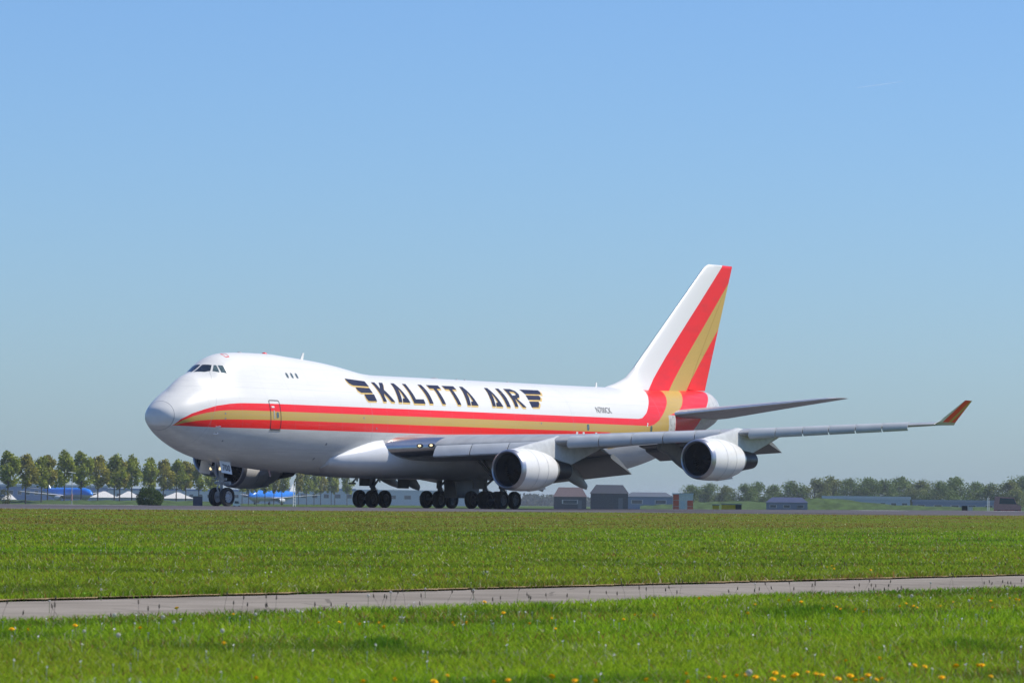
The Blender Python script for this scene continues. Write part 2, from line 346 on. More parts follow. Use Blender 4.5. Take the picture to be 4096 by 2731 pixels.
FX = np.r_[.753, .77, .79, .82, .861, np.linspace(.9, 2, 16), np.linspace(2.1, 10, 60), np.linspace(10.4, 30, 56), np.linspace(31, 62, 32), np.linspace(62.4, 68.25, 24)]
ring = []; nh = 49
for X in FX:
    r = section(X, nh); ring.append([(X, -a, b) for a, b in r]+[(X, a, b) for a, b in r[-2:0:-1]])
mb = MB(); mb.loft(ring)

plane = tag(empty('cargo_airplane', (7.82, 0, 0)), 'white four-engine cargo jumbo jet with red and gold stripes rolling on the runway', 'airplane')
ROOT = plane
def part(o): return o
INV = Matrix.Translation((-7.82, 0, 0))
_link = mesh
def mesh(name, V, F, mats, parent=None, **k):      # airplane parts are written in aircraft metres; the Empty stands at the nose wheel
    o = _link(name, V, F, mats, parent, **k)
    if parent is plane: o.matrix_parent_inverse = INV
    return o
# livery: bands defined by body station (x) and height (z)
t = NT('livery_paint'); p, o = t.pos(); X, Z = p[0], p[2]
def zl(pts): return t.curve(X, 0, 12, 4.5, 7.0, [(0, 5.1)]+pts)
def xb(pts): return t.curve(Z, 5, 10, 45, 70, pts)
l1 = zl([(1.38, 5.1), (1.71, 5.51), (2.4, 5.87), (3.37, 6.17), (4.3, 6.41), (5.36, 6.56), (6.29, 6.63), (7.74, 6.65), (9, 6.66), (12, 6.66)])
l2 = zl([(1.38, 5.1), (1.84, 5.44), (2.54, 5.72), (3.5, 5.95), (4.49, 6.1), (5.44, 6.16), (6.64, 6.175), (12, 6.175)])
l3 = zl([(1.38, 5.1), (1.95, 5.27), (2.72, 5.41), (3.65, 5.5), (4.63, 5.55), (5.68, 5.57), (8.8, 5.6), (12, 5.605)])
l4 = zl([(1.38, 5.1), (2.51, 5.06), (4.06, 5.03), (12, 5.03)])
b1 = xb([(5, 52.6), (6.62, 52.8), (6.74, 53.65), (7.1, 54.38), (7.69, 55.16), (8.2, 55.85), (8.64, 56.52), (8.91, 57.01), (9.2, 57.7), (10, 59)])
b2 = xb([(5, 54.2), (6.13, 54.3), (6.28, 55.23), (6.65, 56.16), (7.31, 57.18), (7.97, 58.18), (8.49, 58.85), (8.88, 59.37), (9.2, 60.2), (10, 62)])
b3 = xb([(5, 57.6), (7.0, 57.62), (7.37, 59.37), (7.79, 60.21), (8.16, 60.78), (8.58, 61.47), (8.85, 62.02), (9.2, 62.9), (10, 65)])
b4 = xb([(5, 61), (6.17, 62.3), (6.9, 63.16), (7.69, 64.19), (8.15, 64.93), (8.57, 65.61), (8.95, 66.19), (10, 67)])
def AND(a, b): return t.math('MULTIPLY', a, b)
def GT(a, b): return t.math('GREATER_THAN', a, b)
def LT(a, b): return t.math('LESS_THAN', a, b)
dirt = t.noise(t.scaled(o, (.25, 1.2, 2.2)), 1.3, 5, .65); fine = t.noise(o, .6, 4)
wh = t.mix(t.ramp(dirt, .45, .8), WHITE, (.70, .695, .65)); belly = t.mix(t.ramp(dirt, .35, .7), (.65, .645, .61), (.53, .525, .50))  # belly white greyed to paint in underside shade, mottled with grime
rd = t.mix(t.ramp(dirt, .5, .8), RED, (.78, .022, .017)); gd = t.mix(t.ramp(dirt, .5, .8), GOLD, (.52, .345, .075))
tailw = t.mix(t.ramp(t.noise(t.scaled(o, (5, 1, 2.5)), 1.6, 3), .5, .62), (.58, .57, .52), (.38, .375, .35))
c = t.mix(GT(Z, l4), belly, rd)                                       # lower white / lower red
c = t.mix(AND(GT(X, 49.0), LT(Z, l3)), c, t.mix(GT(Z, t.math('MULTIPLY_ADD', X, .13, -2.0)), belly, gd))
c = t.mix(AND(GT(Z, l3), LT(X, 70.)), c, gd)
tail = t.mix(LT(X, b4), tailw, t.mix(AND(LT(Z, 7.05), LT(X, 58.7)), rd, tailw))
c = t.mix(GT(X, b3), c, tail)
c = t.mix(AND(GT(Z, l2), LT(X, b2)), c, rd)
c = t.mix(AND(GT(Z, l1), LT(X, b1)), c, wh)
# skin joints: thin frame lines and lengthwise lap joints
def line(v, at0, w): return LT(t.math('ABSOLUTE', t.math('SUBTRACT', v, at0)), w)
sm = line(t.math('MULTIPLY_ADD', Z, -.07, X), .93, .016)
for xx in (19.9, 44.2, 56.3): sm = t.math('MAXIMUM', sm, AND(line(X, xx, .014), t.math('MULTIPLY', .55, 1.)))
for zz in (7.66, 3.55): sm = t.math('MAXIMUM', sm, AND(line(Z, zz, .008), t.math('MULTIPLY', .4, 1.)))
sm = t.math('MAXIMUM', sm, AND(line(t.math('MULTIPLY_ADD', Z, -.44, X), 1.42, .014), t.math('MULTIPLY', .55, 1.)))
fr = t.math('LESS_THAN', t.math('ABSOLUTE', t.math('SUBTRACT', t.math('FRACT', t.math('DIVIDE', X, 2.54)), .5)), .0045)
lp = LT(t.math('ABSOLUTE', t.math('SUBTRACT', t.math('FRACT', t.math('DIVIDE', Z, 1.07)), .5)), .007)
sm = t.math('MAXIMUM', sm, t.math('MULTIPLY', t.math('MAXIMUM', fr, lp), .26))
stre = t.noise(t.scaled(o, (.12, 6, 6)), 1.0, 4, .7); c = t.mix(t.math('MULTIPLY', t.ramp(stre, .55, .8), .16), c, (.42, .40, .36))
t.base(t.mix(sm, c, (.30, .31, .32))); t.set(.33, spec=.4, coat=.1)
ht = t.noise(t.scaled(o, (1.1, 1.1, 1.6)), 1.0, 2); t.bump(ht, .06, .06)
M_livery = t.m
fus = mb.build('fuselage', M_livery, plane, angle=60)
tag(fus, 'white fuselage with humped upper deck, red gold red stripes and dark blue lettering')
BV = BVHTree.FromPolygons([tuple(v.co) for v in fus.data.vertices], [tuple(f.vertices) for f in fus.data.polygons])
def skin(x, z, off=0., side=-1):
    h = BV.ray_cast(Vector((x, side*9, z)), Vector((0, -side, 0)))
    return (h[0]+h[1]*off*(1 if h[1].y*side > 0 else -1)) if h[0] else Vector((x, side*3.2, z))
def decal(name, loops, matl, parent, off=.012, side=-1, three=False, step=.22, dx=0., dz=0., copies=None):
    bm = bmesh.new()
    for lp_set in (loops if isinstance(loops[0][0], (list, tuple)) and isinstance(loops[0][0][0], (list, tuple)) else [loops]):
        for k, (ox, oz, oo) in enumerate(copies or [(dx, dz, off)]):
            ed = []
            for lp in lp_set:
                v = [bm.verts.new((q[0]+ox, oo if not three else q[1], q[-1]+oz)) for q in lp]; ed += [bm.edges.new((v[i], v[(i+1) % len(v)])) for i in range(len(v))]
            bmesh.ops.triangle_fill(bm, edges=ed, use_beauty=True)
    lay = bm.verts
    if three: bmesh.ops.subdivide_edges(bm, edges=bm.edges[:], cuts=3, use_grid_fill=True)
    else:
        xs_ = [v.co.x for v in lay]; zs_ = [v.co.z for v in lay]
        for a, b, ax in ((min(xs_), max(xs_), 0), (min(zs_), max(zs_), 2)):
            q = a+step
            while q < b:
                no = [0, 0, 0]; no[ax] = 1; co = [0, 0, 0]; co[ax] = q
                bmesh.ops.bisect_plane(bm, geom=bm.verts[:]+bm.edges[:]+bm.faces[:], plane_co=co, plane_no=no); q += step
    bmesh.ops.triangulate(bm, faces=bm.faces[:])
    for v in bm.verts:
        if three:
            h = BV.find_nearest(v.co); nrm = h[1] if (h[1].dot(Vector((0, h[0].y, h[0].z-5.6))) > 0) else -h[1]; v.co = h[0]+nrm*off
        else: v.co = skin(v.co.x, v.co.z, v.co.y, side)
    for f in bm.faces:
        f.normal_update()
        if f.normal.dot(Vector((0, f.calc_center_median().y, f.calc_center_median().z-5.6))) < 0: f.normal_flip()
    me = bpy.data.meshes.new(name); bm.to_mesh(me); bm.free(); me.materials.append(matl); me.shade_smooth()
    o = bpy.data.objects.new(name, me); COL.objects.link(o); o.parent = parent; return o
LET = {
'f1': [(18.65, 8.58), (20.93, 8.46), (20.82, 8.09), (19.04, 8.12), (18.75, 8.26), (18.66, 8.42)], 'f2': [(19.17, 8.0), (20.74, 7.99), (20.74, 7.65), (19.42, 7.64), (19.17, 7.79)], 'f3': [(19.67, 7.55), (20.79, 7.58), (20.79, 7.11), (19.84, 7.1), (19.68, 7.28)],
'K': [(21.56, 8.41), (21.97, 8.41), (21.93, 7.98), (22.46, 8.41), (22.88, 8.41), (22.31, 7.93), (22.87, 7.11), (22.46, 7.11), (22.02, 7.66), (21.9, 7.48), (21.92, 7.11), (21.52, 7.11), (21.54, 7.6), (21.53, 7.95)],
'L': [(25.14, 8.41), (25.55, 8.41), (25.43, 8.08), (25.45, 7.37), (26.37, 7.39), (26.37, 7.08), (25.05, 7.08), (25.03, 7.56), (25.06, 8.07)],
'R': [(37.3, 8.41), (38.14, 8.42), (38.55, 8.29), (38.64, 8.06), (38.4, 7.83), (37.97, 7.75), (38.65, 7.14), (38.2, 7.13), (37.72, 7.72), (37.65, 7.15), (37.25, 7.14), (37.28, 7.68), (37.28, 8.06)], 'Rh': [(37.69, 8.23), (38.2, 8.21), (38.27, 8.07), (38.08, 7.97), (37.66, 7.95)],
'g1': [(39.34, 8.42), (41.72, 8.43), (41.73, 8.33), (41.52, 8.12), (39.45, 8.1)], 'g2': [(39.41, 8.01), (41.1, 8.03), (41.15, 7.91), (40.9, 7.71), (39.36, 7.69)], 'g3': [(39.31, 7.57), (40.55, 7.59), (40.48, 7.44), (40.19, 7.18), (39.32, 7.16)]}
AA = [(0, 8.41), (.40, 8.41), (.82, 7.11), (-.03, 7.11), (.10, 7.37), (.35, 7.40), (.26, 8.04), (-.12, 7.11), (-.51, 7.11), (-.33, 7.73)]
II = [(0, 8.41), (.42, 8.41), (.43, 7.81), (.38, 7.11), (-.06, 7.11), (-.05, 7.62), (-.05, 8.08)]
TT = [(0, 8.41), (1.42, 8.42), (1.38, 8.18), (.85, 8.17), (.81, 7.7), (.84, 7.11), (.43, 7.11), (.38, 7.62), (.45, 8.17), (0, 8.17)]
sh = lambda P, x: [(a+x, b) for a, b in P]
WORDS = [('letter_k', [LET['K']], 'K'), ('letter_a', [sh(AA, 23.81)], 'A'), ('letter_l', [LET['L']], 'L'), ('letter_i', [sh(II, 26.95)], 'I'), ('letter_t', [sh(TT, 27.96)], 'T'), ('letter_t', [sh(TT, 29.8)], 'T'),
         ('letter_a', [sh(AA, 31.9)], 'A'), ('letter_a', [sh(AA, 34.93)], 'A'), ('letter_i', [sh(II, 36.28)], 'I'), ('letter_r', [LET['R'], LET['Rh']], 'R')]
GC = [(-.045, -.05, .006), (-.09, -.115, .009)]
for side in (-1, 1):
    W = WORDS
    for nm, lp, ch in W:
        if side == 1: lp = [[(60.2-a, b) for a, b in q] for q in lp]
        gc = [(a*(-side), b, c) for a, b, c in GC]
        l = decal(nm, [lp], M_navy, fus, .014, side)
        g = decal('gold_drop_shadow', [lp], M_gold, fus, side=side, copies=gc)
    for nm, keys in (('winged_emblem', ('f1', 'f2', 'f3')), ('winged_emblem', ('g1', 'g2', 'g3'))):
        lps = [[LET[k]] for k in keys]
        if side == 1: lps = [[[(60.2-a, b) for a, b in q] for q in w] for w in lps]
        decal(nm, lps, M_navy, fus, .014, side); decal('gold_drop_shadow', lps, M_gold, fus, side=side, copies=[(.05*side if keys[0] == 'f1' else -.05*side, -.05, .006), ((.09*side) if keys[0] == 'f1' else -.09*side, -.10, .009)])

def text_mesh(body, size):
    cu = bpy.data.curves.new('txt', 'FONT'); cu.body = body; cu.size = size; cu.resolution_u = 2; o = bpy.data.objects.new('txt', cu); COL.objects.link(o)
    bpy.context.view_layer.update(); me = bpy.data.meshes.new_from_object(o.evaluated_get(bpy.context.evaluated_depsgraph_get())); bpy.data.objects.remove(o); return me
def text_skin(name, body, x0, x1, z0, z1, matl, parent, side=-1, off=.012):
    me = text_mesh(body, 1.); bm = bmesh.new(); bm.from_mesh(me); a = [v.co.x for v in bm.verts]; b = [v.co.y for v in bm.verts]; ax, bx, ay, by = min(a), max(a), min(b), max(b)
    bmesh.ops.subdivide_edges(bm, edges=bm.edges[:], cuts=1)
    for v in bm.verts:
        u = (v.co.x-ax)/(bx-ax); w = (v.co.y-ay)/(by-ay)
        v.co = skin(x0+(x1-x0)*u, z0+(z1-z0)*w, off, side)
    bm.to_mesh(me); bm.free(); me.materials.clear(); me.materials.append(matl); o = bpy.data.objects.new(name, me); COL.objects.link(o); o.parent = parent; return o
text_skin('registration_lettering', 'N700CK', 47.6, 49.6, 6.97, 7.40, M_ink, fus)
# cockpit windows (3-D corners on the skin), mirrored to the other side
CW = [[(5.52, -.02, 9.08), (5.71, -.7, 9.07), (5.31, -.92, 8.68), (4.99, -.69, 8.60), (4.63, -.05, 8.58)],
      [(5.8, -.8, 9.06), (5.89, -.93, 9.05), (5.72, -1.33, 8.6), (5.4, -1.02, 8.66)],
      [(5.95, -1.0, 9.05), (6.2, -1.21, 9.04), (6.16, -1.59, 8.54), (5.83, -1.4, 8.6)]]
M_glass2 = mat('side_glass', (.10, .15, .15), .08, spec=.8, var=.3, scale=8)
for k, w in enumerate(CW):
    for s in (1, -1):
        q = [(a, b*s-(.0 if k else .0), c) for a, b, c in w]
        if k == 0: q = [(a, (b if abs(b) > .1 else -.07)*s if s == -1 else (b if abs(b) > .1 else -.07), c) for a, b, c in w]
        decal('cockpit_window', [[q]], M_glass if k == 0 else M_glass2, fus, .012, three=True)
def rrect(cx, cz, w, h, r=.08, n=4):
    P = []
    for sx, sz, a0 in ((1, 1, 0), (-1, 1, 90), (-1, -1, 180), (1, -1, 270)):
        for i in range(n+1):
            a = math.radians(a0+90*i/n); P.append((cx+sx*(w/2-r)+r*math.cos(a), cz+sz*(h/2-r)+r*math.sin(a)))
    return P
for x in (12.01, 12.53, 13.06):
    fr = decal('cabin_window', [[rrect(x, 8.585, .26, .38, .12)]], M_seam, fus, .008); decal('pane', [[rrect(x, 8.585, .17, .28, .08)]], M_glass2, fr, .012)
    fr.name = 'cabin_window'
def door(x0, x1, z0, z1, wx, wz):
    d = decal('cabin_door', [[rrect((x0+x1)/2, (z0+z1)/2, x1-x0, z1-z0, .14), rrect((x0+x1)/2, (z0+z1)/2, x1-x0-.11, z1-z0-.11, .1)]], M_ink, fus, .010)
    if wx: decal('door_window', [[rrect(wx, wz, .22, .38, .09)]], M_glass2, d, .014); decal('door_sill', [[rrect((x0+x1)/2, z0-.03, x1-x0+.05, .07, .02)]], M_metal, d, .02); decal('door_handle', [[rrect(wx-.33, wz+.03, .09, .55, .03)]], M_hub, d, .014); decal('door_placard', [[rrect(wx-.38, wz+.52, .28, .11, .02)]], M_white, d, .014)
    return d
door(8.88, 9.93, 4.97, 6.90, 9.58, 5.93)
for (x, z) in ((46.05, 5.9), (54.84, 5.98)): decal('cabin_window', [[rrect(x, z, .30, .44, .13)]], M_glass2, fus, .012)
hat = [(7.17, -.22, 9.84), (7.52, -.37, 9.86), (7.28, -.91, 9.64), (6.99, -.85, 9.59)]
cx = [sum(q[i] for q in hat)/4 for i in range(3)]
decal('roof_hatch_outline', [[hat, [tuple(c+(q[i]-c)*.78 for i, c in enumerate(cx)) for q in hat]]], M_red, fus, .012, three=True)
for (x, z, r) in ((4.91, 5.93, .06), (4.9, 5.61, .06), (5.15, 4.18, .06), (18.9, 5.95, .07), (40.06, 6.06, .07), (20.35, 5.3, .06), (15.17, 4.15, .09), (14.74, 3.18, .09)):
    decal('skin_port', [[[(x+r*math.cos(a), z+r*math.sin(a)) for a in np.linspace(0, 2*math.pi, 10)[:-1]]]], M_seam, fus, .012)
for (x, z) in ((4.46, 5.12), (4.42, 4.7)):
    q = skin(x, z); nn = (skin(x, z, 1.)-q); MB().tube([q-nn*.02, q+nn*.16, q+nn*.18+Vector((-.3, 0, -.02)), q+nn*.18+Vector((-.55, 0, -.02))], [.05, .035, .03, .015], 8).build('pitot_probe', M_metal, fus)
mat('faint_seam', (.60, .61, .61), .5)
for x in (44.6, 45.45, 47.1): decal('placard', [[rrect(x, 5.47, .26, .16, .02)]], M_white, fus, .012)
for (x, z) in ((54.3, 6.33), (54.25, 6.18)): decal('placard', [[rrect(x, z, .16, .12, .02)]], M_white, fus, .012)
# antennas and beacon
def blade_ant(x, z, h, c=.35, lean=.3, y=0): MB().loft([[(x, y-.03, z-.12), (x+c*.5, y-.045, z-.12), (x+c, y-.01, z-.12), (x+c, y+.01, z-.12), (x+c*.5, y+.045, z-.12), (x, y+.03, z-.12)], [(x+lean, y-.015, z+h), (x+lean+c*.3, y-.02, z+h), (x+lean+c*.55, y-.008, z+h), (x+lean+c*.55, y+.008, z+h), (x+lean+c*.3, y+.02, z+h), (x+lean, y+.015, z+h)]]).build('antenna', M_white, fus)
blade_ant(16.0, 9.80, .42); blade_ant(51.8, 8.96, .34, .28, .12)
MB().lathe([(-.1, .18), (0, .18), (.06, .13), (.09, 0.001)], (12.16, 0, 10.03), 'z', 16).build('beacon_lamp', M_red, fus)
for x, z, w in ((9.5, 10.0, .5), (31.5, 8.97, .9), (34.2, 8.97, .25), (35.2, 8.97, .25), (40.5, 8.97, .3)): MB().lathe([(-.08, .3*w), (.02, .3*w), (.07, .18*w), (.08, 0.001)], (x, 0, z), 'z', 14).build('roof_fitting', M_hub, fus)
for x, z in ((22.4, 2.03), (25, 2.0)): MB().loft([[(x, -.02, z+.1), (x+.35, -.02, z+.1), (x+.35, .02, z+.1), (x, .02, z+.1)], [(x+.15, -.01, z-.28), (x+.3, -.01, z-.28), (x+.3, .01, z-.28), (x+.15, .01, z-.28)]]).build('belly_antenna', M_white, fus)
# APU exhaust at the tail end
MB().lathe([(-.3, .34), (0, .36), (.06, .33), (-.15, .30)], (68.2, 0, 7.55), 'x', 20).build('auxiliary_exhaust', M_darkmetal, fus)
# belly fairing around the wing root
BX = [16.4, 17.6, 19.0, 20.4, 22, 26, 32, 38, 42, 45]; BW = [2.3, 2.95, 3.42, 3.68, 3.78, 3.80, 3.80, 3.7, 3.3, 2.3]
BT = [3.6, 4.05, 4.5, 4.85, 5.0, 4.95, 4.7, 4.3, 3.9, 3.4]; BB = [2.5, 2.25, 2.1, 2.02, 1.98, 1.95, 1.95, 1.98, 2.05, 2.4]; secs = []
for x in np.linspace(16.4, 45, 44):
    w, zt, zb = (pchip(BX, q, x) for q in (BW, BT, BB)); zc = (zt+zb)/2+.1; S_ = []
    for k in range(40):
        a = 2*math.pi*k/40; ca, sa = math.cos(a), math.sin(a); e = .78
        S_.append((x, w*math.copysign(abs(ca)**e, ca), zc+((zt-zc) if sa > 0 else (zc-zb))*math.copysign(abs(sa)**e, sa)))
    secs.append(S_)
MB().loft(secs).build('belly_fairing', mat('fairing_paint', (.72, .73, .73), .32, var=.05, scale=.7, coat=.2), plane, angle=60)
for x, z, in ((18.7, 2.50), (20.4, 2.66)):      # ram-air scoops
    q = skin(x+1.1, z); mb = MB(); mb.loft([[(x, q.y-.02, z+.04), (x, q.y-.05, z-.02), (x, q.y+.3, z-.05), (x, q.y+.3, z+.1)], [(x+1.2, q.y-.10, z+.12), (x+1.2, q.y-.2, z-.12), (x+1.2, q.y+.3, z-.2), (x+1.2, q.y+.3, z+.15)], [(x+1.9, q.y-.12, z+.12), (x+1.9, q.y-.16, z-.1), (x+1.9, q.y+.3, z-.2), (x+1.9, q.y+.3, z+.15)]])
    mb.build('air_scoop', M_grey, fus); MB().box((x+2.0, q.y-.02, z), (.3, .3, .2)).build('scoop_outlet', M_black, fus)

# ---- wings
LY = [0, 2.0, 3.25, 12.5, 31.2]; LXt = [17.6, 19.4, 20.6, 29.3, 46.9]; LZt = [3.7, 3.78, 3.92, 4.62, 6.12]; TXt = [36, 36.0, 36.0, 37.9, 49.75]
TC = [.13, .13, .125, .10, .085]; INC = [2.2, 2.2, 2.0, 1.0, -.8]
def wp(y): y = abs(y); return [float(np.interp(y, LY, q)) for q in (LXt, LZt, TXt, TC, INC)]
US = [0, .004, .012, .03, .06, .11, .18, .28, .4, .54, .68, .82, .93, 1.0]
def foil(lx, lz, ch, tc, inc, y, u0=0., u1=1., us=None):
    up, lo = [], []
    for u in (us or US):
        u = u0+(u1-u0)*u
        yt = 5*tc*(.2969*math.sqrt(u)-.126*u-.3516*u*u+.2843*u**3-.1015*u**4); cm = .02*4*u*(1-u)
        x = lx+u*ch; zb = lz-u*ch*math.tan(math.radians(inc))
        up.append((x, y, zb+ch*(cm+yt*1.0))); lo.append((x, y, zb+ch*(cm-yt*.95)))
    return up+lo[::-1][(1 if u1 >= 1 else 0):-1]
t = NT('wing_paint'); p, o = t.pos(); dn = t.noise(t.scaled(o, (.6, 2., 1)), 1., 5)
t.base(t.mix(t.ramp(dn, .4, .7), (.36, .38, .39), (.29, .30, .31))); t.set(.36, spec=.5); M_wing = t.m
KRU = [6.09, 7.89, 9.73, 11.3]; MID = [12.73, 14.3, 15.92, 17.49, 19.07, 20.3]; OUT = [21.76, 23.11, 24.49, 25.8, 27.15, 28.5, 29.83]
def build_wing(s):
    yy = [1.5, 3.25, 5, 8, 10.5, 12.5, 16, 20.8, 26, 29, 31.0]
    secs = []
    for y in yy:
        lx, lz, tx, tc, inc = wp(y); secs.append(foil(lx, lz, tx-lx, tc, inc, s*y))
    mb = MB(); mb.loft(secs); wing = mb.build('wing', M_wing, plane, angle=50)
    tag(wing, 'grey swept wing with drooped leading-edge flaps nearest the camera' if s < 0 else 'grey swept wing on the far side of the fuselage')
    # polished fixed leading edge inboard
    secs = []
    for y in (3.5, 4.4, 5.3, 6.0):
        lx, lz, tx, tc, inc = wp(y); ch = tx-lx; f = foil(lx-.006, lz, ch, tc*1.012, inc, s*y, us=[0, .003, .008, .016, .028, .045, .065, .09], u1=.999)
        secs.append(f)
    MB().loft(secs, caps=False).build('bare_leading_edge', M_metal, wing, angle=50)
    # landing lamps set into the leading edge
    for y in (5.25, 5.82):
        lx, lz, tx, tc, inc = wp(y); d = Vector((-.70, s*.70, .0)) if s > 0 else Vector((-.70, -.70, 0)); c = Vector((lx+.03, s*y, lz+.10))
        mb = MB(); a = Vector((d.y, -d.x, 0)); 
        V = [c+d*.02]+[c+d*(-.02)+a*(.24*math.cos(w))+Vector((0, 0, .14*math.sin(w))) for w in np.linspace(0, 2*math.pi, 17)[:-1]]
        mb.add([v+d*.10 for v in V], [(0, i, i % 16+1) for i in range(1, 17)]); rim = mb.build('landing_light', M_darkmetal, wing)
        mb = MB(); V = [c+d*.06+a*.05]+[c+d*.02+a*(.04+.11*math.cos(w))+Vector((0, 0, .075*math.sin(w))) for w in np.linspace(0, 2*math.pi, 17)[:-1]]
        mb.add([v+d*.115 for v in V], [(0, i, i % 16+1) for i in range(1, 17)]); mb.build('lamp_lens', M_lamp, rim)
    # leading-edge flaps: each panel its own piece
    def slat(y0, y1, prof, name):
        secs = []
        for y in np.linspace(y0+.028, y1-.028, 5):
            lx, lz, tx, tc, inc = wp(y); k = np.interp(y, [6, 12.5, 31], [1.05, 1.0, .68]); L = []
            for d, z in prof: L.append((lx-d*k*.73, s*(y+d*k*.0), lz+z*k))
            for d, z in prof[::-1]: L.append((lx-d*k*.73+.05, s*y, lz+z*k-.035))
            secs.append(L)
        MB().loft(secs).build(name, M_slat, wing, angle=40)
        # hinge line across the nose of the panel
    flat = [(.02, .05), (.20, -.03), (.42, -.28), (.58, -.54), (.60, -.62), (.50, -.67)]
    curved = [(.02, .34), (.30, .30), (.55, .16), (.70, -.06), (.74, -.26), (.68, -.40), (.55, -.47)]
    for seq, pr in ((KRU, flat), (MID, curved), (OUT, curved)):
        for a, b in zip(seq[:-1], seq[1:]): slat(a, b, pr, 'leading_edge_flap')
    # slotted trailing-edge flaps, lowered for take-off
    def flap(y0, y1, ang, cf, back, name):
        for k, (c0, c1, da) in enumerate(((0, .30, 0), (.29, 1.0, 7))):
            secs = []
            for y in np.linspace(y0, y1, 4):
                lx, lz, tx, tc, inc = wp(y); zz = lz-(tx-lx)*math.tan(math.radians(inc)); a0 = math.radians(ang)
                x0 = tx-cf*.45+back; z0 = zz-.12
                bx, bz = x0+cf*c0*math.cos(a0), z0-cf*c0*math.sin(a0)-.05*k; a1 = math.radians(ang+da); cc = cf*(c1-c0); L = []
                for u, v in ((0, 0), (.03, .05), (.12, .085), (.35, .09), (.7, .045), (1, .006), (1, -.006), (.6, -.02), (.25, -.035), (.06, -.035)):
                    L.append((bx+cc*(u*math.cos(a1)+v*math.sin(a1)), s*y, bz+cc*(-u*math.sin(a1)+v*math.cos(a1))))
                secs.append(L)
            MB().loft(secs).build(name, M_grey, wing, angle=40)
    flap(4.1, 10.9, 17, 4.3, .35, 'trailing_edge_flap'); flap(13.2, 20.3, 14, 2.9, .25, 'trailing_edge_flap')
    # flap-track fairings (canoes): a fixed front and a drooped tail
    for y, L, dr in ((5.3, 4.2, 27), (8.1, 4.9, 25), (15.4, 3.9, 26), (18.9, 3.3, 24)):
        lx, lz, tx, tc, inc = wp(y); zz = lz-(tx-lx)*math.tan(math.radians(inc)); x0 = tx-(2.9 if y < 12 else 2.2); z0 = zz-.32; secs = []
        for u in np.linspace(0, 1, 9):
            a = math.radians(dr)*min(1, u*2.5); x = x0-1.1+1.1*min(1, u*4)+max(0, u-.25)/.75*L*math.cos(math.radians(dr)); z = z0-max(0, u-.25)/.75*L*math.sin(math.radians(dr))*1.0
            w = .30*math.sin(math.pi*min(1, .12+u*.86))**.55+.015; h = .60*math.sin(math.pi*min(1, .10+u*.86))**.6+.02
            secs.append([(x+h*.25*math.sin(q), s*y+w*math.cos(q), z+h*math.sin(q)) for q in np.linspace(0, 2*math.pi, 15)[:-1]])
        fr = MB().loft(secs).build('flap_track_fairing', mat('fairing_grey', (.33, .35, .35), .4), wing, angle=60)
        e = secs[-1]; cx_ = np.mean(e, 0); MB().loft([[tuple(cx_+(np.array(q)-cx_)*1.06-np.array([.25, 0, -.10])) for q in e], [tuple(cx_+(np.array(q)-cx_)*.5+np.array([.03, 0, 0])) for q in e]]).build('red_tip', M_red, fr)
    # winglet
    lx, lz, tx, tc, inc = wp(31.0); secs = []
    for (x0, x1, y, z, th) in ((lx, tx, 31.0, lz, .13), (47.15, 49.62, 31.12, 6.30, .11), (47.45, 49.66, 31.28, 6.52, .10), (48.94, 49.98, 32.2, 7.78, .05)):
        secs.append([(x0+(x1-x0)*u, s*(y+v*th*.9), z+v*th*.4) for u, v in ((0, 0), (.04, .5), (.2, 1), (.55, .8), (1, .04), (1, -.04), (.55, -.8), (.2, -1), (.04, -.5))])
    t = NT('winglet_paint'); p, o = t.pos(); q = t.math('SUBTRACT', p[0], t.math('MULTIPLY_ADD', p[2], .845, 42.50))
    c = t.mix(GTm(t, q, -.12), WHITE, RED); c = t.mix(GTm(t, q, .72), c, GOLD); c = t.mix(GTm(t, q, 1.12), c, RED); c = t.mix(GTm(t, p[2], 6.28), (.5, .51, .52), c); t.base(c); t.set(.3, coat=.12)
    w = MB().loft(secs).build('winglet', t.m, wing, angle=50); tag(w, 'small winglet with white, red and gold diagonal bands')
    MB().lathe([(-.16, .001), (-.12, .05), (0, .075), (.15, .06), (.25, .001)], (47.0, s*30.75, 6.16), 'x', 12).build('navigation_light', M_red, wing)
    return wing
def GTm(t, a, b): return t.math('GREATER_THAN', a, b)
wing_p = build_wing(-1); wing_s = build_wing(1)

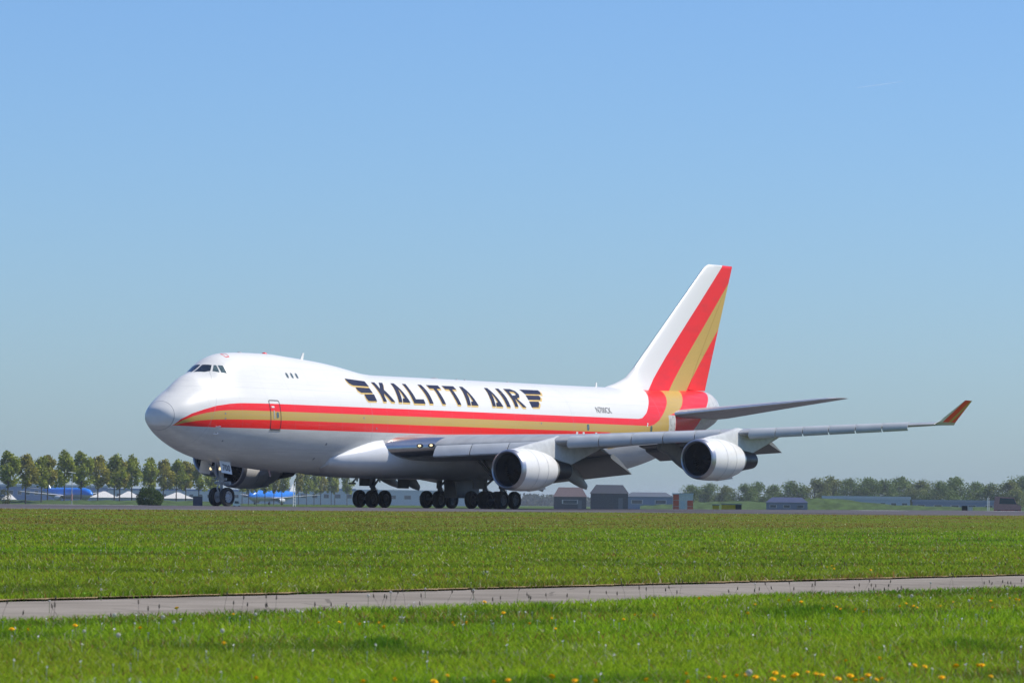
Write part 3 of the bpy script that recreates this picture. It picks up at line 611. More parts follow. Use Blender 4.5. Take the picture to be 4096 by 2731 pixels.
# ---- engines
def build_engine(lx, y, z0, lex, lez, s):
    c = (lx, y, z0)
    outer = [(.36, 1.362), (.9, 1.405), (1.6, 1.425), (2.4, 1.41), (3.2, 1.335), (3.9, 1.215), (4.4, 1.10), (4.6, 1.05), (4.6, 1.03), (4.2, 1.05), (3.2, 1.12)]
    e = MB().lathe(outer, c, 'x', 56).build('engine', M_white, plane, angle=40)
    MB().lathe([(.37, 1.363), (.22, 1.335), (.10, 1.295), (.02, 1.24), (0, 1.205), (.03, 1.165), (.12, 1.13), (.3, 1.105)], c, 'x', 56).build('inlet_lip', M_lip, e, angle=60)
    MB().lathe([(.3, 1.105), (.7, 1.10), (1.1, 1.13), (1.5, 1.16), (1.9, 1.16)], c, 'x', 56).build('inlet_duct', mat('duct_liner', (.022, .026, .034), .5), e, angle=60)
    mb = MB()
    for k in range(38):
        a = 2*math.pi*k/38; L = []
        for r, tw in ((.33, .35), (.7, .7), (1.13, 1.0)):
            wv = .075*(1+r*.25)
            for sg in (-1, 1):
                aa = a+sg*wv*math.cos(tw)/r*.9; L.append((c[0]+1.45+sg*.13*math.sin(tw), c[1]+r*math.cos(aa), c[2]+r*math.sin(aa)))
        mb.add(L, [(0, 1, 3, 2), (2, 3, 5, 4)])
    mb.build('fan', mat('fan_blade', (.03, .03, .034), .45), e, smooth=False)
    MB().lathe([(1.75, .001), (1.75, 1.16)], c, 'x', 40).build('fan_shroud_back', M_black, e)
    MB().lathe([(.85, .001), (.90, .07), (1.05, .17), (1.3, .29), (1.5, .34)], c, 'x', 28).build('spinner', M_black, e)
    for x, r in ((1.75, 1.424), (3.0, 1.357)): MB().lathe([(x-.013, r+.006), (x+.013, r+.006)], c, 'x', 56).build('cowl_seam', M_seam, e)
    MB().lathe([(3.6, .98), (4.6, .90), (5.15, .82)], c, 'x', 40).build('core_cowl', M_bandmetal, e, angle=50)
    MB().lathe([(5.15, .825), (5.35, .80), (5.36, .74), (6.2, .66), (7.05, .56), (7.05, .52), (6.5, .55)], c, 'x', 40).build('exhaust_nozzle', M_darkmetal, e, angle=40)
    MB().lathe([(6.2, .40), (7.0, .25), (7.5, .001)], c, 'x', 24).build('exhaust_plug', M_black, e)
    MB().loft([[(lx+2.6, y-.16, z0-1.36), (lx+2.6, y+.16, z0-1.36), (lx+2.6, y+.1, z0-1.44), (lx+2.6, y-.1, z0-1.44)], [(lx+4.35, y-.14, z0-1.06), (lx+4.35, y+.14, z0-1.06), (lx+4.65, y+.03, z0-1.27), (lx+4.65, y-.03, z0-1.27)]]).build('keel_fairing', M_white, e)
    # pylon: lofted from side-view stations (x, top, bottom, half width)
    dx = lex-lx; st = [(lx+.9, z0+1.415, z0+1.33, .03), (lx+1.6, z0+1.415+.12, z0+1.2, .16), (lx+3.0, (z0+1.415+.12)*.55+(lez)*.45, z0+1.0, .25), (lx+dx-.25, lez+.06, z0+.8, .27), (lx+dx+.5, lez+.25, z0+.62, .27), (lx+dx+2.0, lez+.1, z0+.40, .25), (lx+dx+3.2, lez, z0+.75, .2), (lx+dx+5.2, lez-.05, z0+1.35, .12), (lx+dx+6.4, lez-.1, z0+1.75, .03)]
    secs = []
    for x, zt, zb, w in st:
        m = zt-min(.22, (zt-zb)*.4); secs.append([(x, y-w*.55, zt), (x, y+w*.55, zt), (x, y+w, m), (x, y+w, zb+.05), (x, y+w*.5, zb), (x, y-w*.5, zb), (x, y-w, zb+.05), (x, y-w, m)])
    MB().loft(secs).build('pylon', mat('pylon_paint', (.62, .63, .61), .38, var=.08, scale=2), e, angle=45)
    return e
for s in (-1, 1):
    for lx, y, z0, lex, lez in ((23.45, 11.68, 2.63, 28.9, 4.72), (32.5, 20.83, 3.49, 37.15, 5.42)):
        e = build_engine(lx, s*y, z0, lex, lez, s)
        tag(e, ('near-side ' if s < 0 else 'far-side ')+('inboard' if y < 15 else 'outboard')+' jet engine in a white cowl with grey inlet lip')

# ---- tail
FU = [0, .01, .04, .12, .3, .5, .65, .8, .9, 1.0]; FV = [0, .28, .55, .85, 1, .92, .74, .46, .25, .05]
def fin_sec(x0, x1, z, th, ua=0., ub=1.):
    us = sorted(set([ua, ub]+[u for u in FU if ua < u < ub])); P = [(x0+(x1-x0)*u, float(np.interp(u, FU, FV))*th*(x1-x0), z) for u in us]
    us2 = np.interp(np.linspace(0, 1, 10), np.linspace(0, 1, len(us)), us); P = [(x0+(x1-x0)*u, float(np.interp(u, FU, FV))*th*(x1-x0), z) for u in us2]
    return P+[(a, -b, c) for a, b, c in P[::-1]]
def fle(z): return float(np.interp(z, [8.6, 9.06, 9.3, 9.76, 10.4, 18.5, 18.72], [52.2, 53.5, 54.6, 55.97, 56.85, 66.75, 67.25]))
def fte(z): return float(np.interp(z, [8.6, 9.06, 18.72], [66.8, 66.97, 70.83]))
def fhg(z): return float(np.interp(z, [8.6, 9.66, 17.68, 18.72], [63.55, 64.35, 70.35, 70.9]))
def finlivery(name):
    t = NT(name); p, o = t.pos(); X, Z = p[0], p[2]
    def side(x1, z1, x2, z2): k = (x1-x2)/(z1-z2); return GTm(t, X, t.math('MULTIPLY_ADD', Z, k, x2-k*z2))
    dn = t.noise(t.scaled(o, (.5, 1, 1.5)), 1.2, 5, .65); R_ = t.mix(t.ramp(dn, .45, .75), RED, (.76, .024, .02)); G_ = t.mix(t.ramp(dn, .45, .75), GOLD, (.52, .35, .08))
    c = t.mix(side(69.19, 18.7, 57.92, 9.03), (.775, .765, .72), R_); c = t.mix(side(70.47, 17.58, 60.79, 8.93), c, G_); c = t.mix(side(68.99, 13.96, 63.57, 8.97), c, R_)
    st = t.noise(t.scaled(o, (3, 1, 9)), 1.5, 4, .7); c = t.mix(t.math('MULTIPLY', t.ramp(st, .66, .74), .35), c, (.16, .05, .04))
    t.base(c); t.set(.38, spec=.35); return t.m
M_fin = finlivery('fin_livery')
def fth(z): return .045+.02*max(0, 1-(z-8.6)/3)
def fuh(z): return (min(fhg(z), fte(z))-fle(z))/(fte(z)-fle(z))
secs = [fin_sec(fle(z), fte(z), z, fth(z), 0, fuh(z)) for z in (8.6, 9.06, 9.3, 9.76, 10.4, 11.5, 13, 15, 17, 17.7)]+[fin_sec(fle(z), fte(z), z, .045) for z in (17.72, 18.5, 18.68)]+[fin_sec(fle(18.72)+.15, fte(18.72)-.05, 18.75, .02)]
fin = MB().loft(secs).build('vertical_stabilizer', M_fin, plane, angle=40); tag(fin, 'tall swept tail fin with diagonal white, red and gold bands')
MB().loft([fin_sec(fle(z)-.02, fle(z)+.30, z, .20) for z in (10.6, 13, 16, 18.3)], caps=False).build('fin_leading_edge', M_metal, fin, angle=50)
for z0, z1 in ((9.09, 11.815), (11.825, 17.69)):
    rs = [fin_sec(fle(z), fte(z), z, fth(z), min(fuh(z)+.004, .995), 1.) for z in np.linspace(z0, z1, 5)]
    MB().loft(rs).build('rudder', M_fin, fin, angle=40)
t = NT('stabilizer_paint'); p, o = t.pos(); t.base(t.mix(t.ramp(t.noise(o, 1.5), .4, .7), (.42, .43, .44), (.34, .35, .36))); t.set(.36); M_stab = t.m
for s in (-1, 1):
    secs = []
    for y, x0, x1, z in ((.4, 56.4, 66.2, 6.85), (2.2, 58.2, 66.9, 7.05), (6, 62.3, 68.2, 7.68), (10.6, 67.3, 69.6, 8.46), (11.05, 68.0, 69.7, 8.54)):
        secs.append(foil(x0, z, x1-x0, .085 if y < 10.8 else .03, 0 if y > 3 else .4, s*y))
    st = MB().loft(secs).build('horizontal_stabilizer', M_stab, plane, angle=50)
    tag(st, 'grey tailplane half reaching towards the camera' if s < 0 else 'grey tailplane half on the far side')
    secs = []
    for y in (2.3, 6, 10.6):
        x0 = float(np.interp(y, [2.2, 6, 10.6], [58.2, 62.3, 67.3])); x1 = float(np.interp(y, [2.2, 6, 10.6], [66.9, 68.2, 69.6])); z = float(np.interp(y, [2.2, 6, 10.6], [7.05, 7.68, 8.46]))
        secs.append(foil(x0-.01, z, x1-x0, .088, 0, s*y, us=[0, .004, .012, .025, .045], u1=.999))
    MB().loft(secs, caps=False).build('stabilizer_leading_edge', M_metal, st, angle=50)

# ---- landing gear
def wheel(name, x, y, parent, r=.615, w=.44, face=-1, z=None, hubm=None):
    z = r-.012 if z is None else z
    T = [(-w/2*.55, r*.60), (-w/2*.9, r*.68), (-w/2, r*.82), (-w/2*.86, r*.94), (-w/2*.45, r), (w/2*.45, r), (w/2*.86, r*.94), (w/2, r*.82), (w/2*.9, r*.68), (w/2*.55, r*.60)]
    H = [(-w/2*.60, r*.615), (-w/2*.62, r*.56), (-w/2*.30, r*.50), (-w/2*.22, r*.30), (-w/2*.42, r*.22), (-w/2*.46, .001)]
    mb = MB(); mb.lathe(T, (x, y, z), 'y', 32, 0); mb.lathe(H, (x, y, z), 'y', 24, 1); mb.lathe([(-a, b) for a, b in H], (x, y, z), 'y', 24, 1)
    for k in range(9):
        a = 2*math.pi*k/9; mb.lathe([(face*w/2*.28, .001), (face*w/2*.28, .032)], (x+r*.4*math.cos(a), y, z+r*.4*math.sin(a)), 'y', 8, 0)
    o = mb.build(name, [M_tyre, hubm or M_hub], parent, angle=40); fixn(o); return o
NX = 7.82
mb = MB(); mb.tube([(NX, 0, .62), (NX-.03, 0, 1.5), (NX-.05, 0, 1.55), (NX-.12, 0, 2.9)], [.09, .10, .16, .17], 14); mb.tube([(NX, -.34, .605), (NX, .34, .605)], .075, 12)
mb.tube([(NX-.20, 0, .75), (NX-.48, 0, 1.15), (NX-.18, 0, 1.62)], [.055, .06, .055], 8)                                   # torque links
for s in (-1, 1): mb.tube([(NX-.1, s*.12, 1.65), (NX-.9, s*.34, 2.75)], .055, 8)
mb.tube([(NX-.1, -.45, 1.75), (NX-.1, .45, 1.75)], .085, 10); mb.tube([(NX+.1, -.62, 1.5), (NX+.1, -.15, 1.5)], .11, 10); mb.tube([(NX+.1, .15, 1.5), (NX+.1, .62, 1.5)], .11, 10)
ng = mb.build('nose_gear', M_strut, plane)
for y in (-.455, .455): wheel('nose_wheel', NX, y, ng, w=.42, face=-1 if y < 0 else 1)
for s in (-1, 1):
    MB().box((NX-.62, s*.38, 2.42), (.10, .30, .34)).build('taxi_light_housing', M_strut, ng)
    MB().lathe([(-.02, .001), (-.02, .085), (0, .10)], (NX-.70, s*.38, 2.42), 'x', 16).build('taxi_light', M_lamp, ng)
    dr = MB().loft([[(NX-1.22, s*.72, 2.95), (NX-.12, s*.72, 2.85), (NX-.12, s*.75, 2.85), (NX-1.22, s*.75, 2.95)], [(NX-1.22, s*.92, 2.17), (NX-.12, s*.92, 2.05), (NX-.12, s*.95, 2.05), (NX-1.22, s*.95, 2.17)]]).build('nose_gear_door', M_white, ng, smooth=False)
    me = text_mesh('700', .58); a = [v.co.x for v in me.vertices]; mid = (min(a)+max(a))/2
    for v in me.vertices:
        u, w = (v.co.x-mid)*.95, v.co.y; v.co = (NX-.66+u*(-s), s*(.905-.245*(w-.06))+s*.02, 2.28+w-.09*u*-s)
    me.materials.clear(); me.materials.append(M_ink); o = bpy.data.objects.new('door_number', me); COL.objects.link(o); o.parent = dr
MB().tube([(12.3, -.35, 2.45), (12.45, -.42, 1.98)], .05, 8).build('striped_drain_mast', mat('pale_red_stripe', (.55, .35, .33), .5), plane)
def main_gear(x, y, top, wing, s):
    mb = MB(); mb.tube([(x, y, .62), (x, y, 1.35), (x, y, 1.4), (x+.05, y+(s*-.15 if wing else 0), top)], [.12, .12, .20, .22], 14)
    mb.tube([(x-.75, y, .66), (x+.75, y, .66)], .13, 10)
    for dx in (-.735, .735): mb.tube([(x+dx, y-.5, .605), (x+dx, y+.5, .605)], .08, 10)
    mb.tube([(x+.1, y, 1.5), (x+.55, y, 1.1), (x+.12, y, .8)], .07, 8)
    mb.tube([(x, y, 1.5), (x+(-1.5 if wing else 1.5), y*(.75 if wing else 1), top-.1)], .085, 8)
    mb.tube([(x+.05, y, 1.35), (x+.05, y-s*1.9, top-.05)], .075, 8) if wing else mb.tube([(x-.05, y, 1.7), (x-.9, y-s*.6, top)], .07, 8)
    for k in range(3): mb.tube([(x+.18, y+.1*k-.1, 1.45), (x+.42, y+.14*k-.14, 1.25), (x+.30, y+.1*k-.1, .95), (x+.6, y+.1*k, .85)], .022, 6)
    g = mb.build('main_gear', mat('main_gear_paint', (.16, .165, .17), .5, var=.2, scale=4), plane)
    for dx in (-.735, .735):
        for dy in (-.56, .56): wheel('main_wheel', x+dx, y+dy, g, face=-1 if dy < 0 else 1, hubm=mat('main_hub_shaded', (.14, .14, .15), .5))  # main hubs coloured darker than the nose hubs to carry the shadow there
    return g
for s in (-1, 1):
    g = main_gear(31.885, s*5.5, 3.8, True, s); tag(g, ('near-side' if s < 0 else 'far-side')+' wing landing gear with four black wheels')
    MB().box((32.0, s*6.15, 2.35), (1.5, .05, 1.7)).build('gear_door', mat('gear_door_dark', (.15, .155, .16), .5), g, smooth=False)
    g = main_gear(34.955, s*1.92, 2.4, False, s); tag(g, ('near-side' if s < 0 else 'far-side')+' body landing gear with four black wheels')
    MB().loft([[(33.4, s*.42, 2.1), (36.6, s*.42, 2.1), (36.6, s*.46, 2.1), (33.4, s*.46, 2.1)], [(33.7, s*.52, .72), (36.2, s*.52, .72), (36.2, s*.56, .72), (33.7, s*.56, .72)]]).build('gear_door', mat('gear_door_dark', (.15, .155, .16), .5), g, smooth=False)
    MB().box((32.4, s*3.2, 1.7), (1.3, .05, .7)).build('gear_door', mat('gear_door_dark', (.15, .155, .16), .5), g, smooth=False)
MB().tube([(30.4, 5.5, 2.3), (29.6, 5.5, 1.75)], [.06, .06], 8).build('tilt_strut', M_strut, plane); MB().box((29.5, 5.5, 1.66), (.5, .3, .12)).build('gear_door_flap', M_grey, plane)
mesh = _link
def mesh(name, V, F, mats, parent=None, **k): return _link(name, V, F, mats, parent, **k)

# ------------------------------------------------------------------ BACKGROUND beyond the runway
ZF = -.9
def ground_z(x, y): return float(gz(x, y))
t = NT('tree_leaves'); oi = t.n('ShaderNodeObjectInfo'); at_ = t.n('ShaderNodeAttribute'); at_.attribute_name = 'tint'
t.base(at_.outputs['Color']); t.set(.6, spec=.2); tr = t.n('ShaderNodeBsdfTranslucent'); t.link(at_.outputs['Color'], tr.inputs[0]); ms = t.n('ShaderNodeMixShader'); ms.inputs[0].default_value = .3
t.link(t.b.outputs[0], ms.inputs[1]); t.link(tr.outputs[0], ms.inputs[2]); t.link(ms.outputs[0], t.out.inputs[0]); M_leaf = t.m
M_bark = mat('bark', (.075, .065, .055), .9, var=.3)
def leaf_mesh(name, P, size, cols, seed):
    r = np.random.default_rng(seed); n = len(P); a = r.normal(size=(n, 3)); a /= np.linalg.norm(a, axis=1)[:, None]; b = np.cross(a, r.normal(size=(n, 3))); b /= np.linalg.norm(b, axis=1)[:, None]
    s = size*(.6+.8*r.random(n))[:, None]; V = np.stack([P-a*s, P+b*s*.6, P+a*s, P-b*s*.6], 1)
    me = bpy.data.meshes.new(name); me.vertices.add(n*4); me.vertices.foreach_set('co', V.ravel()); me.loops.add(n*4); me.loops.foreach_set('vertex_index', np.arange(n*4)); me.polygons.add(n); me.polygons.foreach_set('loop_start', np.arange(n)*4)
    at = me.attributes.new('tint', 'FLOAT_COLOR', 'POINT'); at.data.foreach_set('color', np.repeat(np.c_[cols, np.ones(n)], 4, 0).ravel()); me.update(); me.validate(); me.materials.append(M_leaf); return me
def tree_proto(seed, h, wid, clear, n, olive, cool=(1, 1, 1)):
    r = np.random.default_rng(seed); R = random.Random(seed); mb = MB(); mb.tube([(0, 0, -.2), (.05, .02, h*.3), (R.uniform(-.15, .15), R.uniform(-.1, .1), h*.6), (0, 0, h*.9)], [.17, .14, .09, .03], 7)
    cl = []
    for k in range(24):
        u = clear+(1-clear)*(k+.5)/24; rad = wid/2*(math.sin(math.pi*min(1, (u-clear)/(1-clear)*.80+.16))**.8); a = R.uniform(0, 6.28); rr = rad*R.uniform(.25, .95)
        c = (rr*math.cos(a), rr*math.sin(a), h*u*R.uniform(.95, 1.0)); cl.append((c, wid*R.uniform(.13, .25)))
        if k % 2 == 0: mb.tube([(0, 0, max(h*clear*.85, c[2]-h*.16)), (c[0]*.5, c[1]*.5, c[2]-h*.05), c], [.05, .035, .015], 5)
    cl.append(((R.uniform(-.3, .3), 0, h*.97), wid*.13))
    P, C = [], []
    for c, q in cl:
        m = int(n/len(cl)); g = r.normal(size=(m, 3)); g /= np.linalg.norm(g, axis=1)[:, None]; g *= (r.random(m)**.5)[:, None]*q*np.array([1, 1, 1.15]); P.append(g+np.array(c))
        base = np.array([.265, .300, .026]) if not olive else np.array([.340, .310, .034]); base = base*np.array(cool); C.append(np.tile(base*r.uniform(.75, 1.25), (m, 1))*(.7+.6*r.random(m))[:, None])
    tk = _link('trunk', mb.V, mb.F, M_bark); tm = tk.data; bpy.data.objects.remove(tk)
    return tm, leaf_mesh('crown', np.concatenate(P), .30, np.concatenate(C), seed)
PRO = [tree_proto(s, 11.5, w*1.22, .42, 2600, ol) for s, w, ol in ((1, 4.6, False), (2, 4.2, True), (3, 4.9, False), (4, 3.8, True), (5, 4.4, False))]
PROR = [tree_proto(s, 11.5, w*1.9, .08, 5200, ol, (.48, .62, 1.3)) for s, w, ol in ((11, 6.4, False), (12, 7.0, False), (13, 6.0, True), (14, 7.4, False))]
def put_tree(px, D, topy, label, group, pro, rz=None, sxy=1.):
    x, y = at(px, D); z = ground_z(x, y); h = zat(px, topy, D)-z; k = h/11.5
    e = empty('tree', (x, y, z), rng.uniform(0, 6.28) if rz is None else rz); tag(e, label, 'tree', group)
    for nm, me in zip(('trunk', 'crown'), pro):
        o = bpy.data.objects.new(nm, me); COL.objects.link(o); o.parent = e
    e.scale = (k*sxy, k*sxy, k); return e
ORD = ['first', 'second', 'third', 'fourth', 'fifth', 'sixth', 'seventh', 'eighth', 'ninth', 'tenth', 'eleventh', 'twelfth', 'thirteenth', 'fourteenth', 'fifteenth', 'sixteenth', 'seventeenth', 'eighteenth', 'nineteenth', 'twentieth', 'twenty-first', 'twenty-second']
LT_ = [(32, 1818), (102, 1824), (165, 1836), (190, 1824), (257, 1816), (325, 1820), (391, 1830), (457, 1830), (478, 1836), (527, 1834), (595, 1842), (653, 1844), (705, 1850), (742, 1848), (795, 1854), (845, 1858)]
for i, (px, ty) in enumerate(LT_):
    put_tree(px, 1000+(px-32)*.345, ty, ORD[i]+' slender roadside tree from the left edge of the picture', 'row of slender trees left of the airplane', PRO[i % 5], sxy=1.05)
MT_ = [968, 994, 1027, 1060, 1095, 1127, 1193, 1226, 1256, 1282, 1325, 1339, 1388]
for i, px in enumerate(MT_):
    D = 1330+(px-968)*.75; put_tree(px, D, 1872+(px-968)*.03, ORD[i]+' slender tree to the right of the nose wheel, seen under the fuselage', 'slender trees seen under the fuselage', PRO[(i+2) % 5], sxy=.8)
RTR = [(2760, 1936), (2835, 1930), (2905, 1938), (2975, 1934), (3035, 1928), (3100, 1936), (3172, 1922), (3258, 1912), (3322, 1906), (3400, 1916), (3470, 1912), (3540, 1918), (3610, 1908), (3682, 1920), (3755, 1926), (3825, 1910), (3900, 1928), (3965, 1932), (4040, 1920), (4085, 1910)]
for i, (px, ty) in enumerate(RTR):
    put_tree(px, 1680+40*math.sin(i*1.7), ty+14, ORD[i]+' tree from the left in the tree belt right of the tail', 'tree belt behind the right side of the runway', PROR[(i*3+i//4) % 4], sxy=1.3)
# shrubs: dense leaf bodies
def shrub(name, px, D, wpx, topy, label, n, dens=(.085, .135, .04), kind=None, group=None):
    x, y = at(px, D); z = ground_z(x, y); w = wpx/FPX*D; h = zat(px, topy, D)-z; r = np.random.default_rng(int(px)); g = r.normal(size=(n, 3)); g /= np.linalg.norm(g, axis=1)[:, None]
    g = np.sign(g)*np.abs(g)**.8; g *= (.55+.45*r.random(n)**.6)[:, None]; P = g*np.array([w/2, w/2, h*.52])+np.array([0, 0, h*.48]); P = P[P[:, 2] > 0]
    P *= (1+.08*np.sin(P[:, :1]*3+P[:, 2:]*4)); C = np.array(dens)*(.65+.7*r.random(len(P)))[:, None]
    e = empty(name, (x, y, z)); me = leaf_mesh('foliage', P, max(.06, .035*w), C, int(px)); o = bpy.data.objects.new('foliage', me); COL.objects.link(o); o.parent = e
    MB().tube([(0, 0, -.1), (0, 0, h*.5)], [.08, .03], 6).build('stem', M_bark, e); return tag(e, label, 'bush', group)
shrub('round_bush', 600, 560, 98, 1951, 'round dense dark green bush left of the nose wheel at the runway edge', 5200)
shrub('low_bush', 20, 800, 46, 1950, 'small bright bush at the left edge beneath the first tree', 1500, (.09, .10, .03))
# low grassy banks
def bank(pa, pb, D, tops, label, depth=30):
    mb = MB(); n = 24; secs = []
    for i in range(n+1):
        px = pa+(pb-pa)*i/n; x, y = at(px, D); x2, y2 = at(px, D+depth*.35); x3, y3 = at(px, D+depth); h = zat(px, np.interp(px, *zip(*tops)), D+depth*.35)
        secs.append([(x, y, ground_z(x, y)-.1), (x2, y2, h+.12*math.sin(i*2.1)), (x3, y3, ground_z(x3, y3)-.1)])
    mb.loft(secs); o = mb.build('grass_bank', mat('bank_grass', (.062, .105, .028), .9, spec=.1, var=.25, scale=.4), smooth=True); o['kind'] = 'structure'; return tag(o, label)
bank(-60, 860, 1040, [(-60, 2000), (400, 2000), (860, 2003)], 'low green bank under the left row of trees')
bank(3090, 4150, 1250, [(3090, 2026), (3190, 1995), (3330, 1992), (3430, 2004), (3560, 2018), (3800, 2026), (4150, 2030)], 'green grassy mound in front of the tree belt on the right')
bank(2560, 3120, 1350, [(2560, 2022), (2800, 2008), (2960, 2002), (3120, 2012)], 'low green bank behind the yellow runway signs')
# buildings and tents
def gable(name, px0, px1, D, eave, ridge, label, wall, roof, cat='building', depth=12, windows=0, door=False, flat=False, group=None, ridge_k=.72):
    a, b = np.array(at(px0, D)), np.array(at(px1, D)); c = (a+b)/2; L = float(np.linalg.norm(b-a)); rz = math.atan2(b[1]-a[1], b[0]-a[0]); z = ground_z(*c); pm = (px0+px1)/2
    he, hr = zat(pm, eave, D)-z, zat(pm, ridge, D)-z; e = empty(name, (c[0], c[1], z), rz); tag(e, label, cat, group)
    MB().box((0, depth/2, he/2-.1), (L, depth, he+.2)).build('wall', wall, e, smooth=False)
    o_ = .25
    if flat: MB().box((0, depth/2, he+(hr-he)/2), (L+.6, depth+.6, max(.2, hr-he))).build('roof', roof, e, smooth=False)
    else: MB().add([(-L/2-o_, -o_, he-.05), (L/2+o_, -o_, he-.05), (L/2+o_, depth+o_, he-.05), (-L/2-o_, depth+o_, he-.05), (-L/2*ridge_k, depth/2, hr), (L/2*ridge_k, depth/2, hr)], [(0, 1, 5, 4), (2, 3, 4, 5), (1, 2, 5), (3, 0, 4), (0, 3, 2, 1)]).build('roof', roof, e, smooth=False)
    for k in range(windows):
        x = (k+.5)/windows*L-L/2; w = L/windows*.5; wd = MB().box((x, -.02, he*.58), (w, .12, he*.32)).build('window', mat('window_frame', (.5, .5, .5), .5), e, smooth=False); MB().box((x, -.06, he*.58), (w*.85, .10, he*.26)).build('pane', mat('far_glass', (.05, .07, .09), .1), wd, smooth=False)
    if door: MB().box((L*.3, -.03, he*.36), (L*.12, .12, he*.72)).build('door', mat('door_paint', (.12, .13, .15), .5), e, smooth=False)
    return e
M_tent = mat('tent_fabric', (.62, .61, .57), .8); M_tentw = mat('tent_wall', (.42, .43, .46), .7); M_slate = mat('slate_roof', (.022, .03, .045), .7, var=.2); M_brick = mat('dark_brick', (.065, .07, .085), .8, var=.2)
M_bluewall = mat('blue_cladding', (.13, .22, .42), .5); M_pale = mat('pale_cladding', (.52, .55, .58), .6); M_navyb = mat('navy_panel', (.012, .022, .075), .5); M_tile = mat('red_roof_tiles', (.105, .075, .08), .8, var=.2)
for i, (a, b, rg, lab) in enumerate(((362, 470, 1964, 'white peaked tent just right of the blue airliner nose'), (468, 560, 1964, 'white peaked tent left of the round bush'), (648, 772, 1968, 'white peaked tent right of the round bush'), (8, 64, 1972, 'low white tent under the first two trees'))):
    gable('white_tent', a, b, 1250+i*12, rg+24, rg, lab, M_tentw, M_tent, 'tent', 9, group='white tents behind the trees', ridge_k=.10)
gable('terminal_building', -40, 430, 2300, 1946, 1938, 'long blue-grey airport building behind the trees on the left', M_bluewall, M_pale, depth=30, windows=14, flat=True)
gable('terminal_building', 420, 1000, 2400, 1962, 1955, 'long pale airport building behind the white tents', M_pale, M_bluewall, depth=30, windows=16, flat=True)
gable('warehouse', 960, 1420, 2200, 1958, 1952, 'pale blue warehouse behind the trees under the fuselage', M_pale, M_bluewall, depth=30, windows=10, flat=True)
gable('warehouse', 1420, 1960, 2300, 1966, 1960, 'pale warehouse seen between the main wheels', M_pale, M_pale, depth=30, windows=9, flat=True)
gable('dark_barn', 2362, 2512, 1150, 1972, 1938, 'dark slate-roofed barn behind the inner engine exhaust', M_brick, M_slate, depth=10, windows=0, door=True)
gable('brick_house', 2215, 2345, 1250, 1985, 1948, 'house with dull red roof left of the dark barn', M_brick, M_tile, depth=9, windows=1, door=True)
gable('low_shed', 2500, 2690, 1500, 1985, 1968, 'low blue-grey shed right of the dark barn', mat('dull_blue_wall', (.16, .22, .33), .7), mat('dull_slate', (.08, .10, .13), .8), depth=10, windows=2)
gable('low_house', 3065, 3230, 1180, 2008, 1988, 'low house with dark blue roof left of the grassy mound', mat('bluish_wall', (.14, .18, .26), .6), mat('dark_blue_roof', (.035, .05, .11), .6), depth=9, windows=3, door=True)
gable('white_hall', 3290, 3640, 1600, 1996, 1984, 'long pale hall behind the grassy mound', mat('pale_blue_wall', (.40, .47, .56), .6), M_pale, depth=14, windows=8, flat=True)
gable('blue_hall', 3650, 3990, 1620, 2008, 1999, 'long blue hall right of the pale one', mat('dull_blue_wall', (.16, .22, .33), .7), mat('dull_blue_roof', (.22, .28, .36), .7), depth=14, windows=5, flat=True)
# navy equipment box
def crate(name, px0, px1, D, topy, label, cat, m, depth=2., legs=False):
    a, b = np.array(at(px0, D)), np.array(at(px1, D)); c = (a+b)/2; L = float(np.linalg.norm(b-a)); rz = math.atan2(b[1]-a[1], b[0]-a[0]); z = ground_z(*c); h = zat((px0+px1)/2, topy, D)-z
    e = empty(name, (c[0], c[1], z), rz); tag(e, label, cat); z0 = .35 if legs else 0
    MB().box((0, 0, (h+z0)/2), (L, depth, h-z0)).build('body', m, e, smooth=False); MB().box((0, 0, h+.03), (L+.12, depth+.12, .1)).build('rim', M_seam, e, smooth=False)
    for sx in (-.35, .35): MB().box((L*sx, 0, z0/2), (.15, depth*.8, z0+.05)).build('foot', M_seam, e, smooth=False)
    return e, L, h, z0
crate('equipment_container', 772, 810, 620, 1985, 'dark navy equipment container just left of the nose wheel', 'container', M_navyb, 1.6)
# yellow runway signs
M_yel = mat('sign_yellow', (.55, .36, .015), .5); M_signb = mat('sign_black', (.02, .02, .02), .5)
Y0 = 60
def sign(px0, px1, topy, label, black=None):
    D = 470; e, L, h, z0 = crate('runway_sign', px0, px1, D, topy, label, 'sign', M_yel, .25, True)
    if black: MB().box((L/2-L*black/2, -.14, (h+z0)/2), (L*black, .03, h-z0-.05)).build('black_panel', M_signb, e, smooth=False)
sign(2850, 2876, 2019, 'small yellow runway sign left of the long yellow sign'); sign(2886, 2966, 2017, 'long yellow runway sign with a black right end', .30)
